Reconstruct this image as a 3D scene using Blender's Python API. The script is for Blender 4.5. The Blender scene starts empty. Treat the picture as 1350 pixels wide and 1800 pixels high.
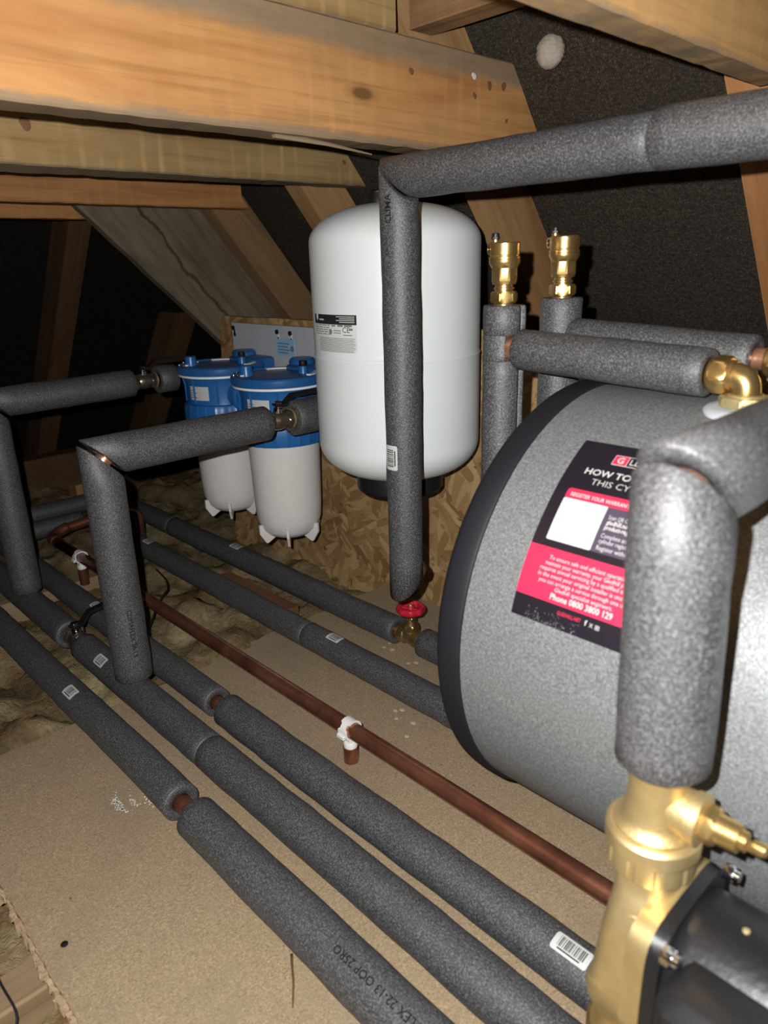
import bpy, math, random
import numpy as np
from mathutils import Vector, Matrix, noise as mnoise

random.seed(7)
S = bpy.context.scene
COL = S.collection

# ------------------------------------------------------------------ camera, flash, world, exposure
H = 0.62                                     # camera height above the loft boards (metres)
RIGHT = Vector((0.69185835, 0.72149325, -0.02791989))
DOWN = Vector((0.21536447, -0.24311794, -0.94578635))
FWD = Vector((-0.68916629, 0.64833722, -0.32358719))
cam_d = bpy.data.cameras.new('camera')
cam = bpy.data.objects.new('camera', cam_d)
COL.objects.link(cam)
UP, BACK = -DOWN, -FWD
cam.matrix_world = Matrix(((RIGHT.x, UP.x, BACK.x, 0), (RIGHT.y, UP.y, BACK.y, 0), (RIGHT.z, UP.z, BACK.z, H), (0, 0, 0, 1)))
cam_d.sensor_fit = 'HORIZONTAL'
cam_d.sensor_width = 36.0
cam_d.lens = 1280.0 / 1350.0 * 36.0
cam_d.clip_start = 0.02
cam_d.dof.use_dof = True
cam_d.dof.focus_distance = 1.05
cam_d.dof.aperture_fstop = 9.0
S.camera = cam

world = bpy.data.worlds.new('loft_dark')
S.world = world
world.use_nodes = True
world.node_tree.nodes['Background'].inputs[0].default_value = (0.5, 0.45, 0.4, 1)
world.node_tree.nodes['Background'].inputs[1].default_value = 0.002

fl = bpy.data.lights.new('phone_flash', 'POINT')      # the phone's own flash, beside its lens
fl.energy = 51.0
fl.color = (1.0, 0.985, 0.96)
fl.shadow_soft_size = 0.004
flo = bpy.data.objects.new('phone_flash', fl)
flo.location = Vector((0, 0, H)) - RIGHT * 0.032 + UP * 0.025
COL.objects.link(flo)

S.view_settings.view_transform = 'Standard'
S.view_settings.look = 'None'
S.view_settings.gamma = 1.0
S.view_settings.use_curve_mapping = False
S.view_settings.exposure = 0.0

# ------------------------------------------------------------------ helpers: objects
ORG = {}


def _mesh(name, V, F, smooth):
    me = bpy.data.meshes.new(name)
    me.from_pydata([tuple(v) for v in V], [], F)
    me.update()
    if smooth is True:
        for p in me.polygons:
            p.use_smooth = True
    elif smooth:
        for p in me.polygons:
            p.use_smooth = True
        try:
            me.set_sharp_from_angle(angle=math.radians(smooth))
        except Exception:
            pass
    return me


def obj(name, geo, mat, parent=None, smooth=35, origin=None):
    """One mesh object; GEO is (verts, faces) in world coordinates."""
    V, F = geo
    V = np.asarray(V, float)
    o0 = Vector((0, 0, 0))
    if parent is not None:
        o0 = ORG[parent]
    elif origin is not None:
        o0 = Vector(origin)
    me = _mesh(name, V - np.array(o0), F, smooth)
    me.materials.append(mat)
    o = bpy.data.objects.new(name, me)
    COL.objects.link(o)
    if parent is not None:
        o.parent = parent
    else:
        o.location = o0
    ORG[o] = o0
    return o


def thing(name, label, cat, loc=(0, 0, 0), group=None):
    o = bpy.data.objects.new(name, None)
    o.empty_display_size = 0.05
    COL.objects.link(o)
    o.location = loc
    ORG[o] = Vector(loc)
    tag(o, label, cat, group)
    return o


def tag(o, label, cat=None, group=None):
    o['label'] = label
    if cat:
        o['category'] = cat
    if group:
        o['group'] = group
    return o


def struct(name, geo, mat, parent=None, smooth=35, label=None):
    o = obj(name, geo, mat, parent, smooth)
    if parent is None:
        o['kind'] = 'structure'
    if label:
        o['label'] = label
    return o


# ------------------------------------------------------------------ helpers: geometry
def join(*gs):
    V, F = [], []
    for v, f in gs:
        k = len(V)
        V.extend([tuple(p) for p in v])
        F.extend([tuple(i + k for i in q) for q in f])
    return V, F


def box(x0, x1, y0, y1, z0, z1):
    V = [(x0, y0, z0), (x1, y0, z0), (x1, y1, z0), (x0, y1, z0), (x0, y0, z1), (x1, y0, z1), (x1, y1, z1), (x0, y1, z1)]
    F = [(3, 2, 1, 0), (4, 5, 6, 7), (0, 1, 5, 4), (1, 2, 6, 5), (2, 3, 7, 6), (3, 0, 4, 7)]
    return V, F


def frame(axis):
    a = Vector(axis).normalized()
    r = Vector((0, 0, 1)) if abs(a.z) < 0.9 else Vector((1, 0, 0))
    u = r.cross(a).normalized()
    w = a.cross(u).normalized()
    return a, u, w


def lathe(prof, o, axis=(0, 0, 1), n=32, ang0=0.0, mod=None, cap=True):
    """PROF [(radius, height)], turned about AXIS through O."""
    a, u, w = frame(axis)
    o = Vector(o)
    V, F = [], []
    for r, h in prof:
        for k in range(n):
            t = ang0 + 2 * math.pi * k / n
            rr = r * (mod(t, h) if mod else 1.0)
            V.append(tuple(o + a * h + (u * math.cos(t) + w * math.sin(t)) * rr))
    m = len(prof)
    for i in range(m - 1):
        for k in range(n):
            q = (k + 1) % n
            F.append((i * n + k, i * n + q, (i + 1) * n + q, (i + 1) * n + k))
    if cap:
        F.append(tuple(reversed(range(n))))
        F.append(tuple((m - 1) * n + k for k in range(n)))
    return V, F


def hexnut(o, axis, r, h0, h1, rot=0.0, n=6):
    """A nut (r across corners) between h0 and h1 with chamfered corners."""
    L = h1 - h0
    c = min(0.18 * L, 0.15 * r)

    def flat(t, h):
        s = 2 * math.pi / n
        d = ((t - rot) % s) - s / 2
        hexr = math.cos(math.pi / n) / math.cos(d)
        return hexr
    def mod(t, h):
        k = flat(t, h)
        if h < h0 + 1e-6 or h > h1 - 1e-6:
            return min(k, math.cos(math.pi / n) * 1.0)
        return k
    return lathe([(r, h0), (r, h0 + c), (r, h1 - c), (r, h1)], o, axis, n * 8, rot, mod)


def rbox(x0, x1, y0, y1, z0, z1, b=0.003):
    """A box with bevelled edges (three rings)."""
    V, F = [], []
    def ring(z, i):
        P = [(x0 + i + b, y0 + i), (x1 - i - b, y0 + i), (x1 - i, y0 + i + b), (x1 - i, y1 - i - b), (x1 - i - b, y1 - i), (x0 + i + b, y1 - i), (x0 + i, y1 - i - b), (x0 + i, y0 + i + b)]
        V.extend([(x, y, z) for x, y in P])
    ring(z0, b); ring(z0 + b, 0); ring(z1 - b, 0); ring(z1, b)
    for i in range(3):
        for k in range(8):
            q = (k + 1) % 8
            F.append((i * 8 + k, i * 8 + q, i * 8 + 8 + q, i * 8 + 8 + k))
    F.append(tuple(reversed(range(8)))); F.append(tuple(24 + k for k in range(8)))
    return V, F


def xform(geo, M):
    return [tuple(M @ Vector(v)) for v in geo[0]], geo[1]


def resample(P, step):
    P = [Vector(p) for p in P]
    out = [P[0]]
    for a, b in zip(P, P[1:]):
        n = max(1, int(round((b - a).length / step)))
        for i in range(1, n + 1):
            out.append(a.lerp(b, i / n))
    return out


def smooth_path(P, it=6):
    P = [p.copy() for p in P]
    for _ in range(it):
        Q = [p.copy() for p in P]
        for i in range(1, len(P) - 1):
            Q[i] = (P[i - 1] + P[i] * 2 + P[i + 1]) / 4
        P = Q
    return P


def tube(P, r, n=16, step=0.02, it=0, cap=True, ell=None):
    """Round bar along the polyline P (solid)."""
    P = resample(P, step)
    if it:
        P = smooth_path(P, it)
    V, F = [], []
    a0, u, w = frame(P[1] - P[0])
    for i, p in enumerate(P):
        t = (P[min(i + 1, len(P) - 1)] - P[max(i - 1, 0)]).normalized()
        u = (u - t * u.dot(t)).normalized()
        w = t.cross(u)
        rr = r(i / (len(P) - 1)) if callable(r) else r
        for k in range(n):
            th = 2 * math.pi * k / n
            V.append(tuple(p + (u * math.cos(th) * (ell or 1) + w * math.sin(th)) * rr))
    for i in range(len(P) - 1):
        for k in range(n):
            q = (k + 1) % n
            F.append((i * n + k, i * n + q, (i + 1) * n + q, (i + 1) * n + k))
    if cap:
        F.append(tuple(reversed(range(n)))); F.append(tuple((len(P) - 1) * n + k for k in range(n)))
    return V, F


def sleeve(P, r, rin, n0=None, n1=None, n=44, step=0.016, it=0, arc=None, lip=0.0, bev=0.0013, rough=0.0005, sag=0.0, taper=None):
    """Foam pipe lagging along P: a thick hollow tube with soft cut ends. N0/N1: normal of the cut (mitre) plane at either end;
    ARC (a0, a1): a slit or notch is left open outside that range of angles; LIP raises the edge at the end of the range."""
    P = resample(P, step)
    if it:
        P = smooth_path(P, it)
    m = len(P)
    t0 = (P[1] - P[0]).normalized(); t1 = (P[-1] - P[-2]).normalized()
    # drop rings that a slanted cut would pass
    lo = hi = 0.0
    def need(nrm, t):
        c = abs(Vector(nrm).normalized().dot(t))
        return r * math.sqrt(max(0, 1 - c * c)) / max(c, 0.2) + 0.004
    if n0 is not None: lo = need(n0, t0)
    if n1 is not None: hi = need(n1, t1)
    mid = [p for i, p in enumerate(P) if 0 < i < m - 1 and (p - P[0]).length > max(lo, bev * 2) and (p - P[-1]).length > max(hi, bev * 2)]
    rings = []                                      # (centre, tangent, outer radius)
    closed = arc is None
    a0, a1 = arc if arc else (0, 2 * math.pi)
    ks = [a0 + (a1 - a0) * k / (n if closed else n - 1) for k in range(n)]
    seq = [(P[0], t0, n0, 0), (P[0] + t0 * bev, t0, n0, 1)]
    for i, p in enumerate(mid):
        q0 = mid[i - 1] if i else P[0]; q1 = mid[i + 1] if i < len(mid) - 1 else P[-1]
        seq.append((p, (q1 - q0).normalized(), None, 2))
    seq += [(P[-1] - t1 * bev, t1, n1, 1), (P[-1], t1, n1, 0)]
    _, u, w = frame(t0)
    outer, inner = [], []
    V = []
    for c, t, nrm, kind in seq:
        u = (u - t * u.dot(t)).normalized(); w = t.cross(u)
        ro = r - bev if kind == 0 else r
        for rr, dst in ((ro, outer), (rin, inner)):
            row = []
            for j, th in enumerate(ks):
                d = u * math.cos(th) + w * math.sin(th)
                q = rr
                if dst is outer and kind == 2:
                    s = c * 26 + d * 0.5
                    q = rr + rough * 2 * mnoise.noise(s) + rough * 0.9 * mnoise.noise(c * 140 + d * 3)
                if lip and dst is outer:
                    e = (th - a0) / (a1 - a0)
                    q += lip * max(0, (0.16 - e) / 0.16) ** 1.3
                p = c + d * q
                if nrm is not None:
                    nn = Vector(nrm)
                    den = t.dot(nn)
                    p = p + t * ((c - p).dot(nn) / den)
                row.append(len(V)); V.append(tuple(p))
            dst.append(row)
    F = []
    K = n if closed else n - 1
    for i in range(len(outer) - 1):
        for k in range(K):
            q = (k + 1) % n
            F.append((outer[i][k], outer[i][q], outer[i + 1][q], outer[i + 1][k]))
            F.append((inner[i][q], inner[i][k], inner[i + 1][k], inner[i + 1][q]))
        if not closed:
            F.append((inner[i][0], outer[i][0], outer[i + 1][0], inner[i + 1][0]))
            F.append((outer[i][-1], inner[i][-1], inner[i + 1][-1], outer[i + 1][-1]))
    for k in range(K):
        q = (k + 1) % n
        F.append((inner[0][k], inner[0][q], outer[0][q], outer[0][k]))
        F.append((outer[-1][k], outer[-1][q], inner[-1][q], inner[-1][k]))
    return V, F


def text2d(s, size, shear=0.0, bold=0.0, align='LEFT', space=1.0):
    """Flat lettering as (verts2d, faces), baseline at v = 0."""
    cu = bpy.data.curves.new('lettering', 'FONT')
    cu.body = s; cu.size = size; cu.shear = shear; cu.offset = bold * size; cu.align_x = align; cu.space_character = space
    cu.resolution_u = 2; cu.fill_mode = 'FRONT'
    o = bpy.data.objects.new('lettering', cu)
    COL.objects.link(o)
    bpy.context.view_layer.update()
    dg = bpy.context.evaluated_depsgraph_get()
    e = o.evaluated_get(dg)
    me = e.to_mesh()
    V = [(v.co.x, v.co.y) for v in me.vertices]
    F = [tuple(p.vertices) for p in me.polygons]
    e.to_mesh_clear()
    bpy.data.objects.remove(o)
    bpy.data.curves.remove(cu)
    return V, F


def rect2d(u0, u1, v0, v1, nu=1, nv=8, rad=0.0):
    """A flat rectangle with optionally rounded corners, split so that it can be wrapped round a pipe."""
    us = [u0 + (u1 - u0) * i / nu for i in range(nu + 1)]
    if rad:
        us = sorted(set([u0, u0 + rad * 0.3, u0 + rad, u1 - rad, u1 - rad * 0.3, u1] + [x for x in us if u0 + rad < x < u1 - rad]))
    V, F = [], []
    for x in us:
        ins = 0.0
        if rad:
            d = min(x - u0, u1 - x)
            if d < rad:
                ins = rad - math.sqrt(max(0, rad * rad - (rad - d) ** 2))
        for j in range(nv + 1):
            V.append((x, v0 + ins + (v1 - v0 - 2 * ins) * j / nv))
    m = nv + 1
    for i in range(len(us) - 1):
        for j in range(nv):
            F.append((i * m + j, (i + 1) * m + j, (i + 1) * m + j + 1, i * m + j + 1))
    return V, F


def wrap(geo2, fn, off):
    return [fn(u, v, off) for u, v in geo2[0]], geo2[1]


def shift2(geo2, du, dv):
    return [(u + du, v + dv) for u, v in geo2[0]], geo2[1]


def on_pipe_x(x0, y, z, r, a0, flip=False):
    """Chart on a pipe along X: u along +X, v round it upwards from angle a0 (degrees; 0 faces -Y, 90 is the top)."""
    def fn(u, v, off):
        if flip: u, v = -u, -v
        a = math.radians(a0) + v / r
        return (x0 + u, y - (r + off) * math.cos(a), z + (r + off) * math.sin(a))
    return fn


def on_pipe_z(xc, yc, z0, r, a0, turn=0):
    """Chart on an upright pipe: u round it anticlockwise from angle a0 (degrees), v upwards; turn=1 writes upwards, -1 downwards."""
    def fn(u, v, off):
        if turn == 1: u, v = -v, u
        elif turn == -1: u, v = v, -u
        a = math.radians(a0) + u / r
        return (xc + (r + off) * math.cos(a), yc + (r + off) * math.sin(a), z0 + v)
    return fn


# ------------------------------------------------------------------ helpers: materials
class NT:
    def __init__(self, name):
        self.m = bpy.data.materials.new(name)
        self.m.use_nodes = True
        self.t = self.m.node_tree
        self.b = self.t.nodes['Principled BSDF']
        self.co = self.n('ShaderNodeTexCoord').outputs['Object']

    def n(self, typ, **kw):
        x = self.t.nodes.new(typ)
        for k, v in kw.items():
            setattr(x, k, v)
        return x

    def l(self, a, b):
        self.t.links.new(a, b)

    def map(self, scale=(1, 1, 1), rot=(0, 0, 0), loc=(0, 0, 0), src=None):
        x = self.n('ShaderNodeMapping')
        x.inputs['Scale'].default_value = scale; x.inputs['Rotation'].default_value = rot; x.inputs['Location'].default_value = loc
        self.l(src or self.co, x.inputs['Vector'])
        return x.outputs[0]

    def noise(self, scale, detail=2, rough=0.5, src=None, dist=0.0):
        x = self.n('ShaderNodeTexNoise')
        x.inputs['Scale'].default_value = scale; x.inputs['Detail'].default_value = detail; x.inputs['Roughness'].default_value = rough; x.inputs['Distortion'].default_value = dist
        self.l(src or self.co, x.inputs['Vector'])
        return x.outputs['Fac']

    def voro(self, scale, src=None, out='Distance', feature='F1'):
        x = self.n('ShaderNodeTexVoronoi', feature=feature)
        x.inputs['Scale'].default_value = scale
        self.l(src or self.co, x.inputs['Vector'])
        return x.outputs[out]

    def ramp(self, fac, stops):
        x = self.n('ShaderNodeValToRGB')
        el = x.color_ramp.elements
        while len(el) < len(stops):
            el.new(0.5)
        for e, (p, c) in zip(el, stops):
            e.position = p
            e.color = (c, c, c, 1) if isinstance(c, (int, float)) else (*c, 1)
        self.l(fac, x.inputs[0])
        return x.outputs[0]

    def mix(self, a, b, fac, mode='MIX'):
        x = self.n('ShaderNodeMix', data_type='RGBA', blend_type=mode)
        for i, v in ((0, fac), (6, a), (7, b)):
            s = x.inputs[i]
            if isinstance(v, (int, float)): s.default_value = v if i == 0 else (v, v, v, 1)
            elif isinstance(v, tuple): s.default_value = (*v, 1)
            else: self.l(v, s)
        return x.outputs[2]

    def math(self, op, a, b=0.0):
        x = self.n('ShaderNodeMath', operation=op)
        for s, v in ((x.inputs[0], a), (x.inputs[1], b)):
            if isinstance(v, (int, float)): s.default_value = v
            else: self.l(v, s)
        return x.outputs[0]

    def bump(self, h, strength, dist):
        x = self.n('ShaderNodeBump')
        x.inputs['Strength'].default_value = strength; x.inputs['Distance'].default_value = dist
        self.l(h, x.inputs['Height'])
        self.l(x.outputs[0], self.b.inputs['Normal'])

    def fin(self, color=None, rough=0.5, metal=0.0, spec=0.5, coat=0.0):
        if color is not None:
            if isinstance(color, tuple): self.b.inputs['Base Color'].default_value = (*color, 1)
            else: self.l(color, self.b.inputs['Base Color'])
        if isinstance(rough, (int, float)): self.b.inputs['Roughness'].default_value = rough
        else: self.l(rough, self.b.inputs['Roughness'])
        self.b.inputs['Metallic'].default_value = metal
        self.b.inputs['Specular IOR Level'].default_value = spec
        self.b.inputs['Coat Weight'].default_value = coat
        return self.m


def plain(name, c, rough=0.5, metal=0.0, var=0.06, scale=60, bump=0.0, spec=0.5):
    t = NT(name)
    f = t.noise(scale, 3)
    col = t.mix(tuple(x * (1 - var) for x in c), tuple(min(1, x * (1 + var)) for x in c), f)
    if bump:
        t.bump(t.noise(scale * 6, 2), bump, 0.001)
    return t.fin(col, rough, metal, spec)


def foam_mat(name, k=1.0):
    t = NT(name)
    a = t.noise(640, 2, 0.75)
    b = t.noise(45, 3)
    c = t.ramp(a, [(0.33, (0.014 * k, 0.014 * k, 0.015 * k)), (0.50, (0.042 * k, 0.042 * k, 0.044 * k)), (0.67, (0.150 * k, 0.150 * k, 0.156 * k))])
    c = t.mix(c, (0.040 * k, 0.040 * k, 0.042 * k), t.math('MULTIPLY', b, 0.3))
    t.bump(t.noise(520, 2, 0.75), 0.50, 0.0010)
    return t.fin(c, 0.55, 0, 0.68)


def wood_mat(name, light, dark, rot=(0, 0, 0), saw=0.25, stain=(0.12, 0.10, 0.07), stain_amt=0.45, seed=0.0, knots=True, weather=None, crack=None):
    """Sawn softwood, grain along the local X of the rotated coordinates. WEATHER (low, high): greyed edges below / above those local heights."""
    t = NT(name)
    v = t.map((1, 1, 1), rot, (seed, seed * 1.7, seed * 0.6))
    broad = t.noise(3.2, 3, 0.55, t.map((1.0, 5.5, 5.5), src=v), 0.6)
    c = t.ramp(broad, [(0.30, dark), (0.48, tuple(0.4 * a + 0.6 * b for a, b in zip(dark, light))), (0.66, light)])
    rings = t.noise(1.0, 3, 0.6, t.map((2.6, 95, 95), src=v), 0.5)
    c = t.mix(c, tuple(x * 0.62 for x in dark), t.math('MULTIPLY', t.ramp(rings, [(0.50, 0.0), (0.68, 1.0)]), 0.42))
    fine = t.noise(1.0, 3, 0.7, t.map((18, 420, 420), src=v))
    c = t.mix(c, tuple(x * 0.8 for x in dark), t.math('MULTIPLY', t.ramp(fine, [(0.50, 0.0), (0.78, 1.0)]), 0.28))
    # saw marks across the grain, patchy
    w = t.n('ShaderNodeTexWave', wave_type='BANDS', bands_direction='X')
    w.inputs['Scale'].default_value = 9; w.inputs['Distortion'].default_value = 5.5; w.inputs['Detail'].default_value = 3; w.inputs['Detail Scale'].default_value = 1.3
    t.l(t.map((1, 0.25, 0.25), src=v), w.inputs['Vector'])
    sw = t.math('MULTIPLY', t.ramp(w.outputs['Fac'], [(0.70, 0.0), (0.98, 1.0)]), t.ramp(t.noise(6, 2, src=v), [(0.45, 0.0), (0.65, 1.0)]))
    c = t.mix(c, tuple(min(1, x * 1.35) for x in light), t.math('MULTIPLY', sw, saw * 0.55))
    # dark weather stains
    st = t.ramp(t.noise(3.4, 5, 0.65, t.map((1, 3.2, 3.2), src=v)), [(0.50, 0.0), (0.74, 1.0)])
    c = t.mix(c, stain, t.math('MULTIPLY', st, stain_amt))
    if weather:
        sx = t.n('ShaderNodeSeparateXYZ'); t.l(t.co, sx.inputs[0])
        zz = t.math('ADD', sx.outputs[2], t.math('MULTIPLY', t.math('SUBTRACT', t.noise(26, 4, 0.7, t.map((1, 0.5, 1))), 0.5), 0.022))
        lo = t.ramp(t.math('MULTIPLY', zz, 4.0), [(max(0.0, weather[0] * 4 - 0.012), 1.0), (weather[0] * 4 + 0.012, 0.0)])
        hi = t.ramp(t.math('MULTIPLY', zz, 4.0), [(weather[1] * 4 - 0.03, 0.0), (min(1.0, weather[1] * 4 + 0.03), 1.0)])
        g = t.mix((0.150, 0.118, 0.078), (0.25, 0.205, 0.145), t.noise(60, 4, 0.7, t.map((1, 0.3, 1))))
        c = t.mix(c, g, t.math('MULTIPLY', t.math('MAXIMUM', lo, hi), 0.78))
    if knots:
        kn = t.voro(4.2, t.map((0.8, 2.0, 2.0), src=v))
        kr = t.ramp(kn, [(0.045, 1.0), (0.075, 0.35), (0.12, 0.0)])
        c = t.mix(c, tuple(x * 0.30 for x in dark), t.math('MULTIPLY', kr, 0.85))
    if crack:
        sx = t.n('ShaderNodeSeparateXYZ'); t.l(t.map((1, 1, 1), rot), sx.inputs[0])
        d = t.math('ADD', t.math('SUBTRACT', sx.outputs[2], crack), t.math('MULTIPLY', t.math('SUBTRACT', t.noise(7, 4, 0.6), 0.5), 0.075))
        ck = t.ramp(t.math('MULTIPLY', t.math('ABSOLUTE', d), 10.0), [(0.015, 1.0), (0.065, 0.0)])
        c = t.mix(c, (0.045, 0.026, 0.012), t.math('MULTIPLY', ck, 0.85))
    hgt = t.math('ADD', t.math('MULTIPLY', fine, 0.6), t.math('ADD', t.math('MULTIPLY', sw, 0.4), t.math('MULTIPLY', rings, 0.4)))
    t.bump(hgt, 0.3, 0.001)
    return t.fin(c, 0.72, 0, 0.25)


GREY_CRACK = 1.135
GX, GY = (0, 0, 0), (0, 0, math.radians(-90))
TILT = math.radians(51)
M = {}
M['foam'] = foam_mat('grey_pipe_foam')


def copper_mat(name, bright, dull, r):
    t = NT(name)
    n = t.noise(22, 4, 0.6)
    c = t.mix(bright, dull, t.ramp(n, [(0.3, 0.0), (0.7, 1.0)]))
    t.bump(t.noise(180, 2), 0.05, 0.0005)
    return t.fin(c, r, 0.85)


M['copper'] = copper_mat('dulled_copper', (0.50, 0.21, 0.13), (0.24, 0.090, 0.055), 0.30)
M['copper_bright'] = copper_mat('bright_copper', (0.85, 0.46, 0.30), (0.6, 0.30, 0.18), 0.28)


def brass_mat(name, a, b, r, metal=0.9, bump=0.12):
    t = NT(name)
    n = t.noise(40, 4)
    c = t.mix(a, b, t.ramp(n, [(0.35, 0.0), (0.65, 1.0)]))
    t.bump(t.noise(420, 2), bump, 0.0008)
    return t.fin(c, r, metal)


M['brass'] = brass_mat('satin_brass', (0.60, 0.42, 0.17), (0.46, 0.30, 0.105), 0.30, 0.92, 0.06)
M['brass_cast'] = brass_mat('cast_brass', (0.60, 0.46, 0.23), (0.48, 0.355, 0.155), 0.46, 0.85, 0.3)
M['brass_pump'] = brass_mat('satin_pump_brass', (0.62, 0.49, 0.255), (0.52, 0.395, 0.185), 0.44, 0.85, 0.12)
M['brass_old'] = brass_mat('dull_brass', (0.42, 0.30, 0.12), (0.26, 0.18, 0.07), 0.36)
M['brass_pale'] = brass_mat('pale_brass', (0.62, 0.52, 0.28), (0.46, 0.38, 0.18), 0.48, 0.8)
M['nickel'] = brass_mat('tarnished_nickel', (0.34, 0.28, 0.22), (0.20, 0.16, 0.12), 0.30)
M['chrome'] = plain('bright_chrome', (0.8, 0.8, 0.82), 0.15, 1.0)
M['black'] = plain('black_plastic', (0.008, 0.008, 0.009), 0.45, spec=0.35)
M['black_cast'] = plain('black_coated_casting', (0.007, 0.007, 0.008), 0.40, 0.0, 0.2, 40, 0.25, spec=0.32)
M['rim'] = plain('black_rim_plastic', (0.008, 0.008, 0.011), 0.6, spec=0.3)
M['white'] = plain('white_plastic', (0.66, 0.65, 0.63), 0.38)
M['bowl'] = plain('white_filter_bowl', (0.60, 0.578, 0.555), 0.42)
M['blue'] = plain('blue_filter_plastic', (0.014, 0.10, 0.30), 0.34, 0, 0.1)
M['blue_lid'] = plain('blue_lid_plastic', (0.014, 0.085, 0.25), 0.36, 0, 0.1)
M['oring'] = plain('white_ring', (0.7, 0.75, 0.78), 0.4)
M['vessel'] = plain('white_vessel_paint', (0.600, 0.635, 0.638), 0.36, 0, 0.015, 20)
M['bracket'] = plain('white_painted_steel', (0.40, 0.415, 0.45), 0.32)
M['red'] = plain('red_handwheel_paint', (0.42, 0.012, 0.03), 0.40)
M['paper'] = plain('white_sticker_paper', (0.46, 0.46, 0.46), 0.5, 0, 0.03)
M['paper_grey'] = plain('grey_sticker_paper', (0.56, 0.56, 0.56), 0.5, 0, 0.05)
M['ink'] = plain('black_ink', (0.012, 0.012, 0.013), 0.6)
M['ink_grey'] = plain('grey_ink', (0.16, 0.16, 0.16), 0.6)
M['print'] = plain('black_foam_print', (0.009, 0.009, 0.010), 0.8, spec=0.15)
M['print_faint'] = plain('faint_foam_print', (0.035, 0.035, 0.037), 0.8, spec=0.15)
M['lab_dark'] = plain('dark_label_film', (0.012, 0.009, 0.014), 0.32)
M['lab_mid'] = plain('plum_label_film', (0.060, 0.045, 0.070), 0.36)
M['lab_red'] = plain('red_label_film', (0.52, 0.022, 0.065), 0.36, 0, 0.02)
M['lab_white'] = plain('white_label_ink', (0.42, 0.41, 0.40), 0.5)
M['lab_blue'] = plain('pale_blue_sticker', (0.22, 0.42, 0.62), 0.45)
M['cable'] = plain('black_cable', (0.010, 0.010, 0.011), 0.5)
M['insect'] = plain('wasp_paper', (0.42, 0.36, 0.29), 0.9, 0, 0.25, 220, 0.8)
M['spots'] = plain('beige_filler', (0.42, 0.35, 0.26), 0.8, 0, 0.15, 300)
M['caulk'] = plain('white_filler', (0.66, 0.65, 0.62), 0.8)

# silver tank paint
t = NT('silver_hammered_paint')
a = t.noise(520, 2, 0.7)
c = t.ramp(a, [(0.28, (0.105, 0.111, 0.115)), (0.5, (0.182, 0.190, 0.195)), (0.72, (0.290, 0.300, 0.306))])
t.bump(a, 0.25, 0.0008)
M['silver'] = t.fin(c, 0.45, 0.35, 0.5)

# chipboard
def chip_mat(name, k=1.0):
    t = NT(name)
    fl_ = t.voro(900, t.map((1, 0.75, 1), (0, 0, 0.5)), 'Color')
    bw = t.n('ShaderNodeRGBToBW'); t.l(fl_, bw.inputs[0])
    c = t.ramp(bw.outputs[0], [(0.10, (0.15 * k, 0.104 * k, 0.062 * k)), (0.32, (0.245 * k, 0.178 * k, 0.108 * k)), (0.62, (0.295 * k, 0.218 * k, 0.134 * k)), (0.90, (0.44 * k, 0.34 * k, 0.22 * k))])
    c = t.mix(c, (0.275 * k, 0.205 * k, 0.128 * k), t.ramp(t.noise(40, 3), [(0.3, 0.25), (0.7, 0.6)]))
    c = t.mix(c, (0.19 * k, 0.152 * k, 0.104 * k), t.math('MULTIPLY', t.ramp(t.noise(7, 4, 0.6), [(0.5, 0.0), (0.75, 1.0)]), 0.55))
    sp_ = t.noise(420, 2, 0.6)
    c = t.mix(c, (0.115 * k, 0.075 * k, 0.042 * k), t.math('MULTIPLY', t.ramp(sp_, [(0.62, 0.0), (0.70, 1.0)]), 0.7))
    c = t.mix(c, (0.50 * k, 0.41 * k, 0.28 * k), t.math('MULTIPLY', t.ramp(t.noise(300, 2, 0.6), [(0.67, 0.0), (0.74, 1.0)]), 0.6))
    dk = t.ramp(t.voro(38), [(0.035, 1.0), (0.07, 0.0)])
    c = t.mix(c, (0.07, 0.045, 0.025), t.math('MULTIPLY', dk, t.ramp(t.noise(11, 2), [(0.5, 0.0), (0.6, 0.9)])))
    t.bump(t.noise(300, 3, 0.6), 0.25, 0.0008)
    return t.fin(c, 0.72, 0, 0.3)


M['chip'] = chip_mat('chipboard', 0.95)
M['chip_edge'] = plain('broken_chipboard_edge', (0.36, 0.25, 0.15), 0.9, 0, 0.35, 200, 1.0)

# OSB, strands at three angles (face in the XZ plane)
t = NT('oriented_strand_board')
def strand(angle, sc, off):
    v = t.map((1, 0.02, 1), (0, angle, 0), off)
    col = t.voro(1.0, t.map((sc, 1, sc * 5.0), src=v), 'Color')
    b_ = t.n('ShaderNodeRGBToBW'); t.l(col, b_.inputs[0])
    return b_.outputs[0]
s1, s2, s3 = strand(0.45, 15, (0, 0, 0)), strand(-0.75, 17, (3, 0, 5)), strand(1.25, 14, (7, 0, 2))
flat_ = t.map((1, 0.02, 1))
st = t.mix(s1, s2, t.ramp(t.noise(11, 3, 0.6, flat_, 1.0), [(0.50, 0.0), (0.51, 1.0)]))
st = t.mix(st, s3, t.ramp(t.noise(13, 3, 0.6, t.map((1, 0.02, 1), loc=(4, 0, 9)), 1.0), [(0.55, 0.0), (0.56, 1.0)]))
c = t.ramp(st, [(0.10, (0.185, 0.102, 0.040)), (0.35, (0.268, 0.160, 0.066)), (0.60, (0.335, 0.212, 0.094)), (0.85, (0.405, 0.275, 0.132))])
gr = t.noise(1.0, 4, 0.65, t.map((26, 1, 150), (0, 0.45, 0)))
c = t.mix(c, (0.17, 0.092, 0.036), t.math('MULTIPLY', t.ramp(gr, [(0.52, 0.0), (0.74, 1.0)]), 0.45))
dk = t.ramp(t.noise(30, 3, 0.7, t.map((1, 0.02, 2.2), (0, 0.6, 0))), [(0.64, 0.0), (0.70, 1.0)])
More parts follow.
